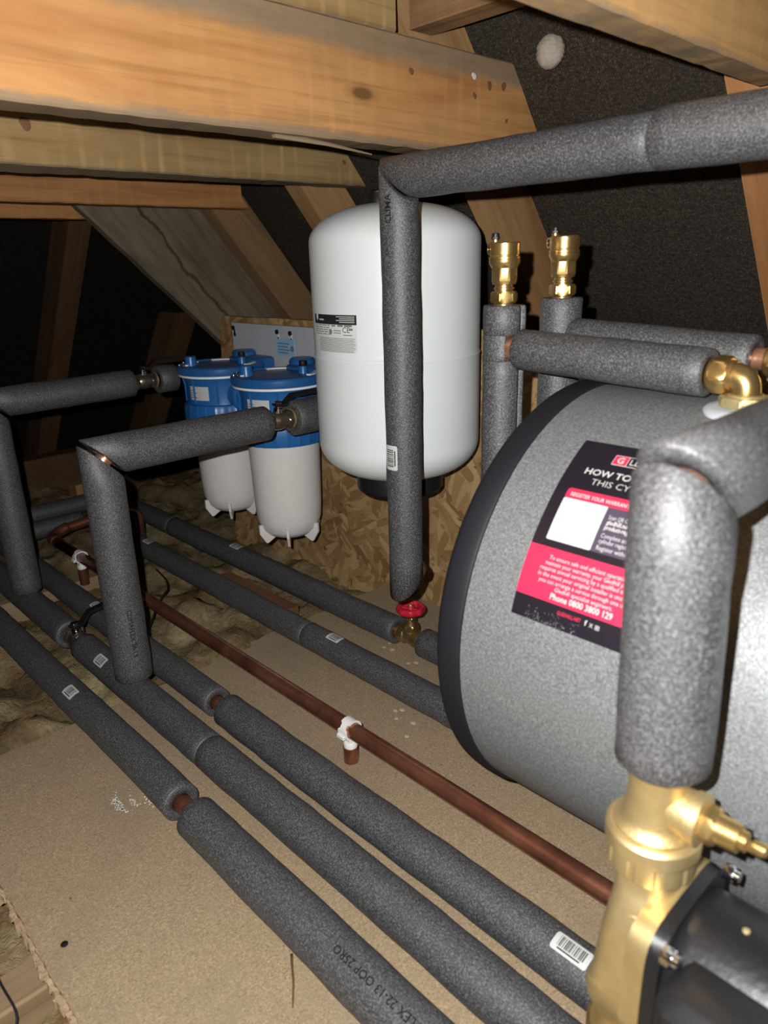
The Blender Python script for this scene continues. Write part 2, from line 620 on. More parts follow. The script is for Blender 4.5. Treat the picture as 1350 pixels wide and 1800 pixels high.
c = t.mix(c, (0.075, 0.036, 0.014), t.math('MULTIPLY', dk, 0.75))
t.bump(st, 0.35, 0.002)
M['osb'] = t.fin(c, 0.62, 0, 0.35)

RS = (TILT, 0, math.radians(-90))
M['pine_tie'] = wood_mat('orange_sawn_pine', (0.55, 0.288, 0.108), (0.385, 0.172, 0.056), GY, 0.25, (0.25, 0.145, 0.07), 0.4, 0.0, weather=(0.008, 0.101))
M['pine_tie_top'] = wood_mat('pale_sawn_pine', (0.60, 0.36, 0.15), (0.45, 0.24, 0.09), GY, 0.25, (0.26, 0.17, 0.09), 0.45, 2.2, weather=(0.004, 0.2))
M['pine_tie_b'] = wood_mat('brownish_sawn_pine', (0.40, 0.268, 0.118), (0.28, 0.172, 0.068), GY, 1.25, (0.13, 0.09, 0.05), 0.5, 3.1, weather=(0.005, 0.2))
M['pine_tie_c'] = wood_mat('tan_sawn_pine', (0.46, 0.225, 0.082), (0.31, 0.135, 0.045), GY, 0.3, (0.12, 0.08, 0.045), 0.35, 5.7)
M['pine_old'] = wood_mat('dusty_brown_timber', (0.27, 0.19, 0.115), (0.18, 0.115, 0.062), GY, 0.15, (0.10, 0.07, 0.045), 0.5, 7.7)
M['pine_rafter'] = wood_mat('rafter_pine', (0.40, 0.235, 0.105), (0.28, 0.140, 0.054), RS, 0.2, (0.15, 0.10, 0.06), 0.45, 1.3)
M['pine_rafter_b'] = wood_mat('orange_rafter_pine', (0.42, 0.20, 0.078), (0.28, 0.118, 0.042), RS, 0.2, (0.13, 0.08, 0.045), 0.35, 8.2)
M['pine_rafter_c'] = wood_mat('brown_rafter_pine', (0.27, 0.165, 0.080), (0.175, 0.098, 0.043), RS, 0.15, (0.11, 0.07, 0.045), 0.4, 9.9)
M['grey_board'] = wood_mat('weathered_grey_board', (0.200, 0.160, 0.115), (0.120, 0.090, 0.060), RS, 0.05, (0.075, 0.050, 0.030), 0.75, 2.4, crack=GREY_CRACK)
M['pine_x'] = wood_mat('pine_along_x', (0.34, 0.195, 0.09), (0.21, 0.11, 0.045), GX, 0.2, (0.10, 0.07, 0.045), 0.5, 4.0)
M['pine_red'] = wood_mat('reddish_old_batten', (0.17, 0.082, 0.040), (0.10, 0.045, 0.022), GX, 0.1, (0.07, 0.05, 0.03), 0.5, 4.4)
M['pine_far'] = wood_mat('dimmed_rafter_pine', (0.105, 0.056, 0.026), (0.068, 0.034, 0.015), (0, TILT, 0), 0.1, (0.06, 0.04, 0.025), 0.5, 6.1)  # pine darkened in colour to deepen the dimness of the far timbers

# roofing felt: dark hessian weave (face coordinates x and along the slope)
t = NT('dark_roofing_felt')
w1 = t.n('ShaderNodeTexWave', wave_type='BANDS', bands_direction='X'); w1.inputs['Scale'].default_value = 70; w1.inputs['Distortion'].default_value = 14; w1.inputs['Detail'].default_value = 3
w2 = t.n('ShaderNodeTexWave', wave_type='BANDS', bands_direction='Z'); w2.inputs['Scale'].default_value = 70; w2.inputs['Distortion'].default_value = 14; w2.inputs['Detail'].default_value = 3
for w_ in (w1, w2): t.l(t.co, w_.inputs['Vector'])
wv = t.math('MULTIPLY', w1.outputs['Fac'], w2.outputs['Fac'])
c = t.ramp(t.math('ADD', t.math('MULTIPLY', wv, 0.22), t.math('MULTIPLY', t.noise(170, 4, 0.75), 0.85)), [(0.30, (0.013, 0.010, 0.007)), (0.52, (0.047, 0.038, 0.027)), (0.78, (0.140, 0.112, 0.079))])
c = t.mix(c, (0.028, 0.024, 0.019), t.math('MULTIPLY', t.noise(5, 3), 0.6))
t.bump(t.noise(170, 4, 0.75), 0.5, 0.002)
M['felt'] = t.fin(c, 0.85, 0, 0.2)

t = NT('dimmed_hip_felt')  # hip end felt: the flash's fading with distance is painted into its colour
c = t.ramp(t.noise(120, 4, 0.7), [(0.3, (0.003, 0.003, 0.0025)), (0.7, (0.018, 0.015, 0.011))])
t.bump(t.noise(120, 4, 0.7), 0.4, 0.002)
M['felt_dimmed'] = t.fin(c, 0.9, 0, 0.1)

# glass wool
t = NT('old_glass_wool')
n1 = t.noise(9, 5, 0.6); n2 = t.noise(70, 4, 0.7, dist=1.5)
c = t.ramp(n1, [(0.3, (0.085, 0.060, 0.030)), (0.5, (0.195, 0.143, 0.072)), (0.72, (0.38, 0.31, 0.175))])
c = t.mix(c, (0.11, 0.080, 0.042), t.math('MULTIPLY', t.ramp(n2, [(0.45, 0.0), (0.75, 1.0)]), 0.5))
c = t.mix(c, (0.13, 0.050, 0.020), t.math('MULTIPLY', t.ramp(t.noise(6.5, 4, 0.6), [(0.56, 0.0), (0.70, 1.0)]), 0.6))
t.bump(n2, 0.9, 0.006)
M['wool'] = t.fin(c, 0.95, 0, 0.1)
M['dust'] = plain('dusty_plasterboard', (0.08, 0.065, 0.045), 0.9, 0, 0.3, 8)

# ------------------------------------------------------------------ the setting
WALL_Y = 0.932
# roof slope over the eave: felt on top of the rafters, plane z + T*y = c
T = math.tan(TILT)
HC = 3.161
CT, CB = 2.150, 2.000                                # top and underside planes of the rafters
NY, NZ = math.sin(TILT), math.cos(TILT)


def roof_y(c, z):
    return (c - z) / T


def roof_z(c, y):
    return c - T * y


def felt_geo(x0, x1, y0, y1, c, nx=60, ny=50, thick=0.004):
    V, F = [], []
    for i in range(nx + 1):
        for j in range(ny + 1):
            x = x0 + (x1 - x0) * i / nx; y = y0 + (y1 - y0) * j / ny
            # the felt sags a little between the rafters
            d = 0.006 * mnoise.noise(Vector((x * 3.0, y * 3.5, 1.0))) + 0.0025 * mnoise.noise(Vector((x * 14, y * 9, 4.0)))
            d -= 0.010
            V.append((x, y - d * NY * 0, roof_z(c, y) - d / NZ * 1.0))
    m = ny + 1
    for i in range(nx):
        for j in range(ny):
            xc_ = x0 + (x1 - x0) * (i + 0.5) / nx; yc_ = y0 + (y1 - y0) * (j + 0.5) / ny
            if roof_z(c, yc_) < HC + T * (xc_ + 0.115) + 0.05:
                F.append((i * m + j, i * m + j + 1, (i + 1) * m + j + 1, (i + 1) * m + j))
    nf = len(F)
    k = len(V)
    V += [(x, y + thick * NY, z + thick * NZ) for x, y, z in V]
    F += [tuple(k + q for q in reversed(f)) for f in F[:nf]]
    return V, F


struct('ceiling', felt_geo(-2.9, 1.4, 0.25, 1.86, CT), M['felt'], smooth=True)
# the hipped end, far along the loft: plane z - T*x = c
HC = 3.161
V, F = [], []
nx, ny = 30, 40
for i in range(nx + 1):
    for j in range(ny + 1):
        x = -2.75 + 1.75 * i / nx; y = -1.3 + 3.2 * j / ny
        V.append((x - 0.115, y, HC + T * x + 0.006 * mnoise.noise(Vector((x * 3, y * 3, 9.0)))))
m = ny + 1
for i in range(nx):
    for j in range(ny):
        if HC + T * (-2.75 + 1.75 * (i + 0.5) / nx) < roof_z(CT, -1.3 + 3.2 * (j + 0.5) / ny) + 0.06:
            F.append((i * m + j, (i + 1) * m + j, (i + 1) * m + j + 1, i * m + j + 1))
nf = len(F)
k = len(V)
V += [(x - 0.004, y, z + 0.003) for x, y, z in V]
F += [tuple(k + q for q in reversed(f)) for f in F[:nf]]
struct('ceiling_hip', (V, F), M['felt_dimmed'], smooth=True)

# OSB upstand at the eave, its far edge broken off
def osb_geo():
    prof = []                                          # outline in XZ, from the near bottom corner round
    prof += [(0.9, -0.06), (0.9, 0.515)]
    for i in range(24):
        x = 0.9 - (0.9 + 1.515) * (i + 1) / 24
        prof.append((x, 0.515 + 0.0025 * mnoise.noise(Vector((x * 9, 0, 0)))))
    for z in (0.50, 0.485, 0.468, 0.45, 0.43, 0.41, 0.38, 0.34, 0.28, 0.2, 0.1, 0.0, -0.06):
        prof.append((-1.530 - 0.02 * min(1, (0.515 - z) * 4) + 0.012 * mnoise.noise(Vector((z * 60, 2, 1))), z))
    V = [(x, WALL_Y, z) for x, z in prof] + [(x, WALL_Y + 0.015, z) for x, z in prof]
    n = len(prof)
    F = [tuple(range(n)), tuple(reversed(range(n, 2 * n)))]
    for i in range(n):
        q = (i + 1) % n
        F.append((q, i, n + i, n + q))
    return V, F


struct('wall_back', osb_geo(), M['osb'], smooth=None)

# floor: ceiling board far below, three loft boards on the joists
floor = struct('floor', box(-2.75, 1.2, -0.6, 1.9, -0.150, -0.130), M['dust'], smooth=None)


def board_geo(x0, x1, y0, y1, rag=(0, 0, 0, 0), z1=0.0, th=0.020, step=0.012):
    """A chipboard sheet; RAG (x0, x1, y0, y1 sides): how rough that edge is broken."""
    pts = []
    def side(a, b, amp, key, nrm):
        n = max(1, int(math.hypot(b[0] - a[0], b[1] - a[1]) / step)) if amp else 1
        for i in range(n):
            t_ = i / n
            d = amp * (mnoise.noise(Vector((t_ * n * 0.9, key, 0))) - 0.2) if amp and i else 0
            pts.append((a[0] + (b[0] - a[0]) * t_ + nrm[0] * d, a[1] + (b[1] - a[1]) * t_ + nrm[1] * d))
    side((x0, y0), (x1, y0), rag[2], 1.3, (0, -1))
    side((x1, y0), (x1, y1), rag[1], 2.3, (1, 0))
    side((x1, y1), (x0, y1), rag[3], 3.3, (0, 1))
    side((x0, y1), (x0, y0), rag[0], 4.3, (-1, 0))
    n = len(pts)
    ax, ay = (x0 + x1) / 2, (y0 + y1) / 2
    def inset(x, y, d):
        return (x + (d if x < ax else -d) * (abs(x - ax) > (x1 - x0) / 2 - 0.02), y + (d if y < ay else -d) * (abs(y - ay) > (y1 - y0) / 2 - 0.02))
    V = [(*inset(x, y, 0.0001), z1) for x, y in pts] + [(x, y, z1 - 0.0003) for x, y in pts] + [(x, y, z1 - th) for x, y in pts]
    F = [tuple(range(n)), tuple(reversed(range(2 * n, 3 * n)))]
    for r_ in (0, 1):
        for i in range(n):
            q = (i + 1) % n
            F.append((r_ * n + q, r_ * n + i, (r_ + 1) * n + i, (r_ + 1) * n + q))
    return V, F


def edge_strip(x0, x1, y, z1=0.0, th=0.020, seed=0):
    """The broken, fibrous front edge of a sheet: flakes standing off the core."""
    rnd = random.Random(seed)
    gs = []
    x = x0
    while x < x1:
        w = rnd.uniform(0.003, 0.008); d = rnd.uniform(0.001, 0.006)
        z = z1 - rnd.uniform(0.001, 0.007); h = rnd.uniform(0.006, th - 0.008)
        V, F = box(x, min(x1, x + w), y - d, y + 0.003, z - h, z)
        V = [(a + rnd.uniform(-.001, .001), b + rnd.uniform(-.001, .001), c_ + rnd.uniform(-.001, .001)) for a, b, c_ in V]
        gs.append((V, F))
        x += w * rnd.uniform(0.6, 1.0)
    return join(*gs)


b1_ = struct('floor_board', board_geo(-0.975, -0.63015, 0.112, 0.600, (0.004, 0, 0.003, 0)), M['chip'], floor, None)
b2_ = struct('floor_board', board_geo(-0.6300, 1.15, 0.110, WALL_Y - 0.002, (0, 0, 0.003, 0)), M['chip'], floor, None)
b3_ = struct('floor_board', board_geo(-0.990, -0.6318, 0.6012, WALL_Y - 0.002, (0.006, 0, 0, 0)), M['chip'], floor, None)
e_ = struct('broken_edge', edge_strip(-0.974, -0.633, 0.112, seed=3), M['chip_edge'], b1_, None)
e_ = struct('broken_edge', edge_strip(-0.628, 0.3, 0.109, seed=4), M['chip_edge'], b2_, None)

# glass wool between and beyond the joists (uncountable)
LUMPS = [(-1.20, 0.600, 0.045, 0.055), (-1.06, 0.575, 0.055, 0.030), (-1.33, 0.59, 0.06, 0.025), (-1.12, 0.715, 0.035, 0.035), (-0.99, 0.715, 0.030, 0.045), (-1.28, 0.71, 0.05, 0.04), (-1.05, 0.24, 0.07, 0.035), (-1.2, 0.22, 0.08, 0.03), (-0.70, 0.05, 0.05, 0.02)]
nx, ny = 240, 170
V, F = [], []
for i in range(nx + 1):
    for j in range(ny + 1):
        x = -2.7 + 3.4 * i / nx; y = -0.5 + 2.20 * j / ny
        p = Vector((x * 5.5, y * 5.5, 0))
        h = 0.5 + 0.5 * mnoise.noise(p) + 0.45 * mnoise.noise(p * 2.3) + 0.3 * abs(mnoise.noise(p * 5.1)) + 0.16 * mnoise.noise(p * 11)
        z = -0.078 + 0.066 * h
        on = (-1.02 < x < 1.2 and 0.095 < y < 0.95)
        if on:
            z = min(z, -0.055)
        for bx, by, br_, bh in LUMPS:
            d2 = ((x - bx) ** 2 + (y - by) ** 2) / br_ ** 2
            if not on and d2 < 4:
                z += bh * math.exp(-d2 * 1.6)
        z = min(z, 0.012) if -1.9 < x < -0.95 and 0.2 < y < 0.95 else z
        for yy in (0.3005, 0.3745, 0.4425, 0.661, 0.7735):
            if abs(y - yy) < 0.036 and -2.0 < x < -0.9: z = min(z, 0.0)
        if -2.2 < x < -1.05 and 0.24 < y < 0.33: z = min(z, -0.012)
        if y < 0.095: z -= 0.008
        V.append((x, y, z))
m = ny + 1
for i in range(nx):
    for j in range(ny):
        F.append((i * m + j, (i + 1) * m + j, (i + 1) * m + j + 1, i * m + j + 1))
k = len(V)
V += [(x, y, -0.129) for x, y, z in V]
F += [tuple(k + q for q in reversed(f)) for f in F[:nx * ny]]
w_ = obj('glass_wool', (V, F), M['wool'], smooth=True)
w_['kind'] = 'stuff'
tag(w_, 'yellow brown glass wool loft insulation lying between the joists around the loft boards')

# ------------------------------------------------------------------ roof timbers
def timber(name, geo, mat, label, cat='beam', origin=None):
    o = obj(name, geo, mat, smooth=None, origin=origin)
    tag(o, label, cat)
    return o


def tie_geo(x0, x1, y0, y1, z0, z1, cut=0.0, rag=0.0012, twist=0.0):
    """Sawn tie along Y; its +Y end is cut along the roof slope (CUT: run of the cut), edges a little waney."""
    n = int((y1 - y0) / 0.02)
    V, F = [], []
    for i in range(n + 1):
        f_ = i / n
        y = y0 + (y1 - y0) * f_
        j = [rag * mnoise.noise(Vector((y * 60, q * 5.1 + x0 * 9, z0))) for q in range(8)]
        e = cut if i == n else 0.0
        b = 0.0025
        tw = twist * (1 - f_)
        ring = [(x0 + b, z0 + j[0] - tw), (x1 - b, z0 + j[1]), (x1 + j[2] * 0.4, z0 + b), (x1 + j[3] * 0.4, z1 - b), (x1 - b, z1 + j[4]), (x0 + b, z1 + j[5]), (x0, z1 - b), (x0, z0 + b - tw)]
        for x, z in ring:
            yy = y
            if e:
                yy = y - e * (z - z0) / (z1 - z0)
            V.append((x, yy, z))
    for i in range(n):
        for k in range(8):
            q = (k + 1) % 8
            F.append((i * 8 + q, i * 8 + k, (i + 1) * 8 + k, (i + 1) * 8 + q))
    F.append(tuple(range(8))); F.append(tuple(reversed([n * 8 + k for k in range(8)])))
    return V, F


def rafter_geo(x0, x1, z_top, z_bot, cb=CB, ct=CT):
    """Rafter down the eave slope between heights z_top and z_bot (plumb cut ends)."""
    n = 24
    V, F = [], []
    for i in range(n + 1):
        z = z_top + (z_bot - z_top) * i / n
        j = [0.0011 * mnoise.noise(Vector((z * 45, q * 3.7 + x0 * 7, 0))) for q in range(4)]
        yb, yt = roof_y(cb, z), roof_y(ct, z)
        V += [(x0, yb + j[0], z), (x1, yb + j[1], z), (x1, yt, z), (x0, yt, z)]
    for i in range(n):
        for k in range(4):
            q = (k + 1) % 4
            F.append((i * 4 + k, i * 4 + q, (i + 1) * 4 + q, (i + 1) * 4 + k))
    F.append((3, 2, 1, 0)); F.append(tuple(n * 4 + k for k in range(4)))
    return V, F


timber('ceiling_tie', tie_geo(-0.370, -0.334, -0.9, 0.930, 0.7925, 0.905, 0.10), M['pine_tie_top'], 'pale sawn roof tie crossing the top corner above the long grey pipe', origin=(-0.35, 0.4, 0.79))
big = timber('ceiling_tie', tie_geo(-0.823, -0.775, -0.9, 1.176, 0.7695, 0.903, 0.126), M['pine_tie'], 'large orange sawn tie beam, deepest and brightest across the top, with nail marks', origin=(-0.80, 0.4, 0.77))
btie = timber('ceiling_tie', tie_geo(-1.273, -1.225, -0.9, 1.130, 0.7725, 0.885, 0.09, twist=0.017), M['pine_tie_b'], 'brown tie beam with cross saw marks, directly behind and below the big orange tie', origin=(-1.25, 0.4, 0.77))
timber('ceiling_tie', tie_geo(-1.648, -1.600, -0.9, 1.088, 0.7530, 0.860, 0.085), M['pine_tie_c'], 'narrow looking orange tie with a slanted end on the grey board', origin=(-1.62, 0.4, 0.75))
timber('ceiling_tie', tie_geo(-1.800, -1.752, -0.9, 0.95, 0.7330, 0.840, 0.0), M['pine_tie_c'], 'farthest tie, a thin strip of orange timber above the dark hip end', origin=(-1.78, 0.4, 0.73))
timber('packing_timber', tie_geo(-0.822, -0.779, -0.9, 0.780, 0.9045, 1.010, 0.0), M['pine_tie_b'], 'weathered timber lying on top of the large orange tie', origin=(-0.80, 0.0, 0.90))
V, F = box(-0.822, -0.435, 0.850, 0.895, 0.927, 1.040)
timber('purlin', (V, F), M['pine_x'], 'short seen purlin crossing between the two top ties under the rafters')

def knot(par, x, y, z, r, mat='knot', name='knot'):
    w = lambda t_, h_: 1 + 0.16 * math.sin(2 * t_ + y * 50) + 0.08 * math.sin(3 * t_)
    obj(name, lathe([(r, -0.001), (r, 0.0006), (r * 0.55, 0.0009), (r * 0.2, 0.0007)], (x, y, z), (1, 0, 0), 18, 0, w), M[mat], par)
M['knot'] = plain('dark_knot', (0.19, 0.088, 0.036), 0.7, 0, 0.4, 300)
for y, z, r in ((0.803, 0.862, 0.0045), (0.970, 0.865, 0.0055), (1.004, 0.868, 0.0058), (1.013, 0.822, 0.0032), (0.936, 0.848, 0.0042)):
    knot(big, -0.775, y, z, r)
knot(big, -0.775, 0.934, 0.873, 0.0045, 'caulk', 'filler_dab')
for y, z, r in ((0.452, 0.828, 0.0085), (1.070, 0.815, 0.0045)):
    knot(btie, -1.225, y, z, r)
timber('rafter', rafter_geo(-0.420, -0.370, 1.30, 0.02), M['pine_rafter_b'], 'orange rafter running down the picture edge past the elbow fittings')
timber('rafter', rafter_geo(-0.875, -0.825, 1.30, 0.02), M['pine_rafter'], 'knotty rafter behind the two brass air vents')
timber('rafter', rafter_geo(-1.325, -1.275, 1.30, 0.02), M['pine_rafter'], 'rafter whose foot goes behind the top of the white pressure vessel')
timber('rafter', rafter_geo(-1.700, -1.650, 1.20, 0.02), M['pine_rafter_c'], 'brown rafter with a dark knot landing behind the filter bracket')


def slant_board(x0, x1, pts):
    V = [(x1, y, z) for y, z in pts] + [(x0, y, z) for y, z in pts]
    n = len(pts)
    F = [tuple(range(n)), tuple(reversed(range(n, 2 * n)))]
    for i in range(n):
        q = (i + 1) % n
        F.append((q, i, n + i, n + q))
    return V, F


gb = []
for i in range(17):                                       # lower edge, slightly wavy
    y = 0.640 + 0.58 * i / 16
    gb.append((y, 0.724 - 0.970 * (y - 0.741) + 0.003 * mnoise.noise(Vector((y * 25, 0, 3)))))
gb += [(1.36, 0.42), (1.20, 0.62), (1.02, 0.84), (0.86, 1.03), (0.64, 1.1)]
timber('grey_board', slant_board(-1.728, -1.702, gb), M['grey_board'], 'wide weathered grey board with brown cracks sloping down behind the filters')

# hip rafters at the far end, hardly lit
def hip_rafter(y0, y1, zt=0.86):
    n = 16
    V, F = [], []
    for i in range(n + 1):
        z = zt + (-0.04 - zt) * i / n
        xb = (z - HC) / T
        V += [(xb, y0, z), (xb, y1, z), (xb - 0.115, y1, z), (xb - 0.115, y0, z)]
    for i in range(n):
        for k in range(4):
            q = (k + 1) % 4
            F.append((i * 4 + k, (i + 1) * 4 + k, (i + 1) * 4 + q, i * 4 + q))
    F.append((0, 1, 2, 3)); F.append(tuple(reversed([n * 4 + k for k in range(4)])))
    return V, F


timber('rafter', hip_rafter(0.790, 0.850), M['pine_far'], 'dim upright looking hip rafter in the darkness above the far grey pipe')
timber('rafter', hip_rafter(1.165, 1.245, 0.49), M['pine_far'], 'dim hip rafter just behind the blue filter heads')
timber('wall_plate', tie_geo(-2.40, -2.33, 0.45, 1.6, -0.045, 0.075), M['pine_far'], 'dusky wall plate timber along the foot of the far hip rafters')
timber('joist', tie_geo(-0.646, -0.602, -0.55, 0.9, -0.125, -0.0215), M['pine_old'], 'pale joist top showing beside the loft boards at the picture bottom', 'joist')
timber('joist', tie_geo(-1.555, -1.500, -0.5, 0.60, -0.125, -0.010), M['pine_old'], 'dusty joist crossing under the far floor pipes beneath the clipped copper pipe', 'joist')
timber('joist', tie_geo(-1.010, -0.955, -0.5, 0.90, -0.125, -0.0215), M['pine_old'], 'joist under the outer edge of the loft boards', 'joist')
timber('timber_offcut', box(-2.23, -2.17, 0.77, 0.84, -0.055, 0.012), M['pine_x'], 'small square timber offcut on the insulation behind the bent riser', 'offcut')
timber('timber_batten', box(-1.27, -1.03, 0.712, 0.738, -0.014, 0.008), M['pine_red'], 'reddish batten lying on the insulation between the two back floor pipes', 'batten')
sp = tube([(-0.790, 0.580, 0.7690), (-0.790, 0.663, 0.7650), (-0.788, 0.738, 0.7580)], lambda s: 0.0040 * (1 - 0.75 * s), 6, 0.01)
o = obj('wood_splinter', sp, M['pine_tie_b'], smooth=None)
tag(o, 'long splinter hanging from the lower edge of the large orange tie', 'splinter')

# ------------------------------------------------------------------ stickers and print on the lagging
def barcode_sticker(parent, fn, w=0.030, h=0.018, seed=1, name='barcode_sticker'):
    rnd = random.Random(seed)
    s = obj(name, wrap(rect2d(-w / 2, w / 2, -h / 2, h / 2, 6, 10, 0.0022), fn, 0.0011), M['paper'], parent, True)
    s['label'] = 'white barcode sticker'
    gs = []
    x = -w * 0.36
    while x < w * 0.36:
        b = rnd.choice((0.0004, 0.0007, 0.0011))
        gs.append(rect2d(x, x + b, -h * 0.22, h * 0.36, 1, 6))
        x += b + rnd.choice((0.0005, 0.0008, 0.0012))
    gs.append(rect2d(-w * 0.32, w * 0.30, -h * 0.36, -h * 0.28, 6, 1))
    V, F = [], []
    for g in gs:
        k = len(V); V += g[0]; F += [tuple(i + k for i in f) for f in g[1]]
    obj('barcode', wrap((V, F), fn, 0.0014), M['ink'], s, True)
    return s


def printed(parent, fn, s, size, bold=0.0, mat='print', align='LEFT', off=0.0010, shear=0.0, space=1.0, name='printed_text'):
    return obj(name, wrap(text2d(s, size, shear, bold, align, space), fn, off), M[mat], parent, None)


R22 = 0.011
# ------------------------------------------------------------------ pipes on the floor
def floor_pipe(name, label, y, z, pieces, copper, r_c=R22, group='lagged pipes on the loft floor'):
    """PIECES: (x0, x1, radius, material); COPPER: spans of bare pipe inside."""
    t_ = thing(name, label, 'pipe', (pieces[0][0], y, 0.0), group)
    out = []
    for x0, x1, r, mt in pieces:
        P = [(x0, y, z)]
        n = max(2, int(abs(x1 - x0) / 0.12))
        for i in range(1, n):
            x = x0 + (x1 - x0) * i / n
            P.append((x, y + 0.0025 * mnoise.noise(Vector((x * 3.1, y * 40, 0))), z + 0.0015 * mnoise.noise(Vector((x * 2.7, y * 33, 7)))))
        P.append((x1, y, z))
        out.append(obj('lagging_sleeve', sleeve(P, r, R22 + 0.0004, it=8), M[mt], t_, True))
    for x0, x1 in copper:
        obj('copper_pipe', tube([(x0, y, z), (x1, y, z)], r_c, 20, 0.2), M['copper'], t_, True)
    return t_, out


A, a_s = floor_pipe('lagged_pipe', 'outermost grey lagged floor pipe with a copper gap and printed size on its near length', 0.3005, 0.0255,
                    [(-0.649, 0.60, 0.0248, 'foam'), (-1.770, -0.682, 0.0228, 'foam')], [(-0.72, -0.60)])
barcode_sticker(a_s[1], on_pipe_x(-0.982, 0.3005, 0.0255, 0.0228, 68), 0.030, 0.0165, 1)
fnA = on_pipe_x(-0.288, 0.3005, 0.0255, 0.0250, 79, True)
printed(a_s[0], fnA, 'FLEX 22-13 OOP 25RO', 0.0102, 0.012, align='LEFT', off=0.0012, space=1.02)

B, b_s = floor_pipe('lagged_pipe', 'grey lagged floor pipe that the bent riser stands on, with a plain butt joint', 0.3745, 0.0255,
                    [(-0.7395, 0.60, 0.0240, 'foam'), (-1.140, -0.7405, 0.0236, 'foam')], [(-1.16, -0.70)])
barcode_sticker(b_s[1], on_pipe_x(-1.039, 0.3745, 0.0255, 0.0240, 56), 0.030, 0.0165, 2)
B2, b2_s = floor_pipe('lagged_pipe', 'far grey lagged floor pipe beyond the ball valve, under the end riser', 0.3745, 0.0255,
                      [(-1.770, -1.2, 0.0246, 'foam')], [(-1.25, -1.16)])
C_, c_s = floor_pipe('lagged_pipe', 'grey lagged floor pipe with a copper gap, third from the loose wool edge', 0.4425, 0.0250,
                     [(-0.806, 0.60, 0.0238, 'foam'), (-1.770, -0.834, 0.0218, 'foam')], [(-0.87, -0.77)])
barcode_sticker(c_s[0], on_pipe_x(-0.242, 0.4425, 0.0250, 0.0242, 76), 0.036, 0.0165, 3)
barcode_sticker(c_s[1], on_pipe_x(-1.235, 0.4425, 0.0250, 0.0218, 82), 0.030, 0.0165, 13)
D_, d_s = floor_pipe('lagged_pipe', 'grey lagged pipe running under the silver cylinder from its black rim, with a visible joint', 0.6610, 0.0245,
                     [(-0.8975, 0.20, 0.0225, 'foam'), (-1.780, -0.8985, 0.0222, 'foam')], [(-0.93, -0.86)])
barcode_sticker(d_s[0], on_pipe_x(-0.825, 0.6610, 0.0245, 0.0228, 84), 0.030, 0.0165, 4)
barcode_sticker(d_s[1], on_pipe_x(-1.470, 0.6610, 0.0245, 0.0226, 84), 0.030, 0.0165, 14)
obj('lagging_sleeve', sleeve([(-1.805, 0.640, 0.0245), (-1.805, 0.05, 0.0245)], 0.0222, 0.0115), M['foam'], D_, True)
obj('copper_elbow', tube([(-1.76, 0.661, 0.0245), (-1.79, 0.661, 0.0245), (-1.805, 0.646, 0.0245), (-1.805, 0.62, 0.0245)], 0.0125, 14, 0.006, 3), M['copper'], D_, True)
E_, e_s = floor_pipe('lagged_pipe', 'rearmost grey lagged floor pipe along the strand board wall, up to the gate valve', 0.7735, 0.0265,
                     [(-1.5685, -0.795, 0.0236, 'foam'), (-1.900, -1.5695, 0.0236, 'foam')], [(-0.83, -0.775)])
barcode_sticker(e_s[0], on_pipe_x(-1.288, 0.7735, 0.0265, 0.0240, 84), 0.034, 0.0165, 5)
obj('lagging_sleeve', sleeve([(-1.930, 0.750, 0.0265), (-1.930, 0.05, 0.0265)], 0.0236, 0.0115), M['foam'], E_, True)
obj('copper_elbow', tube([(-1.89, 0.7735, 0.0265), (-1.912, 0.7735, 0.0265), (-1.930, 0.755, 0.0265), (-1.930, 0.72, 0.0265)], 0.0125, 14, 0.006, 3), M['copper'], E_, True)
E2, e2_s = floor_pipe('lagged_pipe', 'short grey lagged pipe between the gate valve and the silver cylinder', 0.7735, 0.0265,
                      [(-0.735, 0.10, 0.0242, 'foam')], [(-0.752, -0.70)])

# gate valve with red handwheel, standing in that rear pipe
gv = thing('gate_valve', 'small brass gate valve with a red handwheel below the hanging pipe', 'valve', (-0.765, 0.7735, 0.0))
gx, gy, gz = -0.765, 0.7735, 0.0265
body = join(lathe([(0.0118, -0.024), (0.0150, -0.022), (0.0150, -0.010), (0.0125, -0.008), (0.0125, 0.008), (0.0150, 0.010), (0.0150, 0.022), (0.0118, 0.024)], (gx, gy, gz), (1, 0, 0), 24),
            lathe([(0.0105, 0.0), (0.0150, 0.006), (0.0150, 0.012)], (gx, gy, gz), (0, 0, 1), 24))
obj('valve_body', body, M['brass_old'], gv)
obj('bonnet', join(hexnut((gx, gy, gz), (0, 0, 1), 0.0150, 0.012, 0.024), lathe([(0.0105, 0.024), (0.0095, 0.028), (0.0085, 0.034)], (gx, gy, gz), (0, 0, 1), 20), hexnut((gx, gy, gz), (0, 0, 1), 0.0095, 0.030, 0.037)), M['brass_old'], gv)
obj('spindle', lathe([(0.0032, 0.030), (0.0032, 0.058), (0.0020, 0.0595)], (gx, gy, gz), (0, 0, 1), 14), M['brass_pale'], gv)
lobes = lambda t_, h_: 1 + 0.035 * math.cos(8 * t_)
ringp = [(0.0150, 0.0475), (0.0205, 0.0455), (0.0235, 0.0475), (0.0242, 0.0520), (0.0225, 0.0565), (0.0185, 0.0575), (0.0150, 0.0545), (0.0150, 0.0475)]
wheel = [lathe(ringp, (gx, gy, gz), (0, 0, 1), 64, 0, lobes, cap=False), lathe([(0.0055, 0.0475), (0.0060, 0.0490), (0.0060, 0.0545), (0.0050, 0.0555)], (gx, gy, gz), (0, 0, 1), 20)]
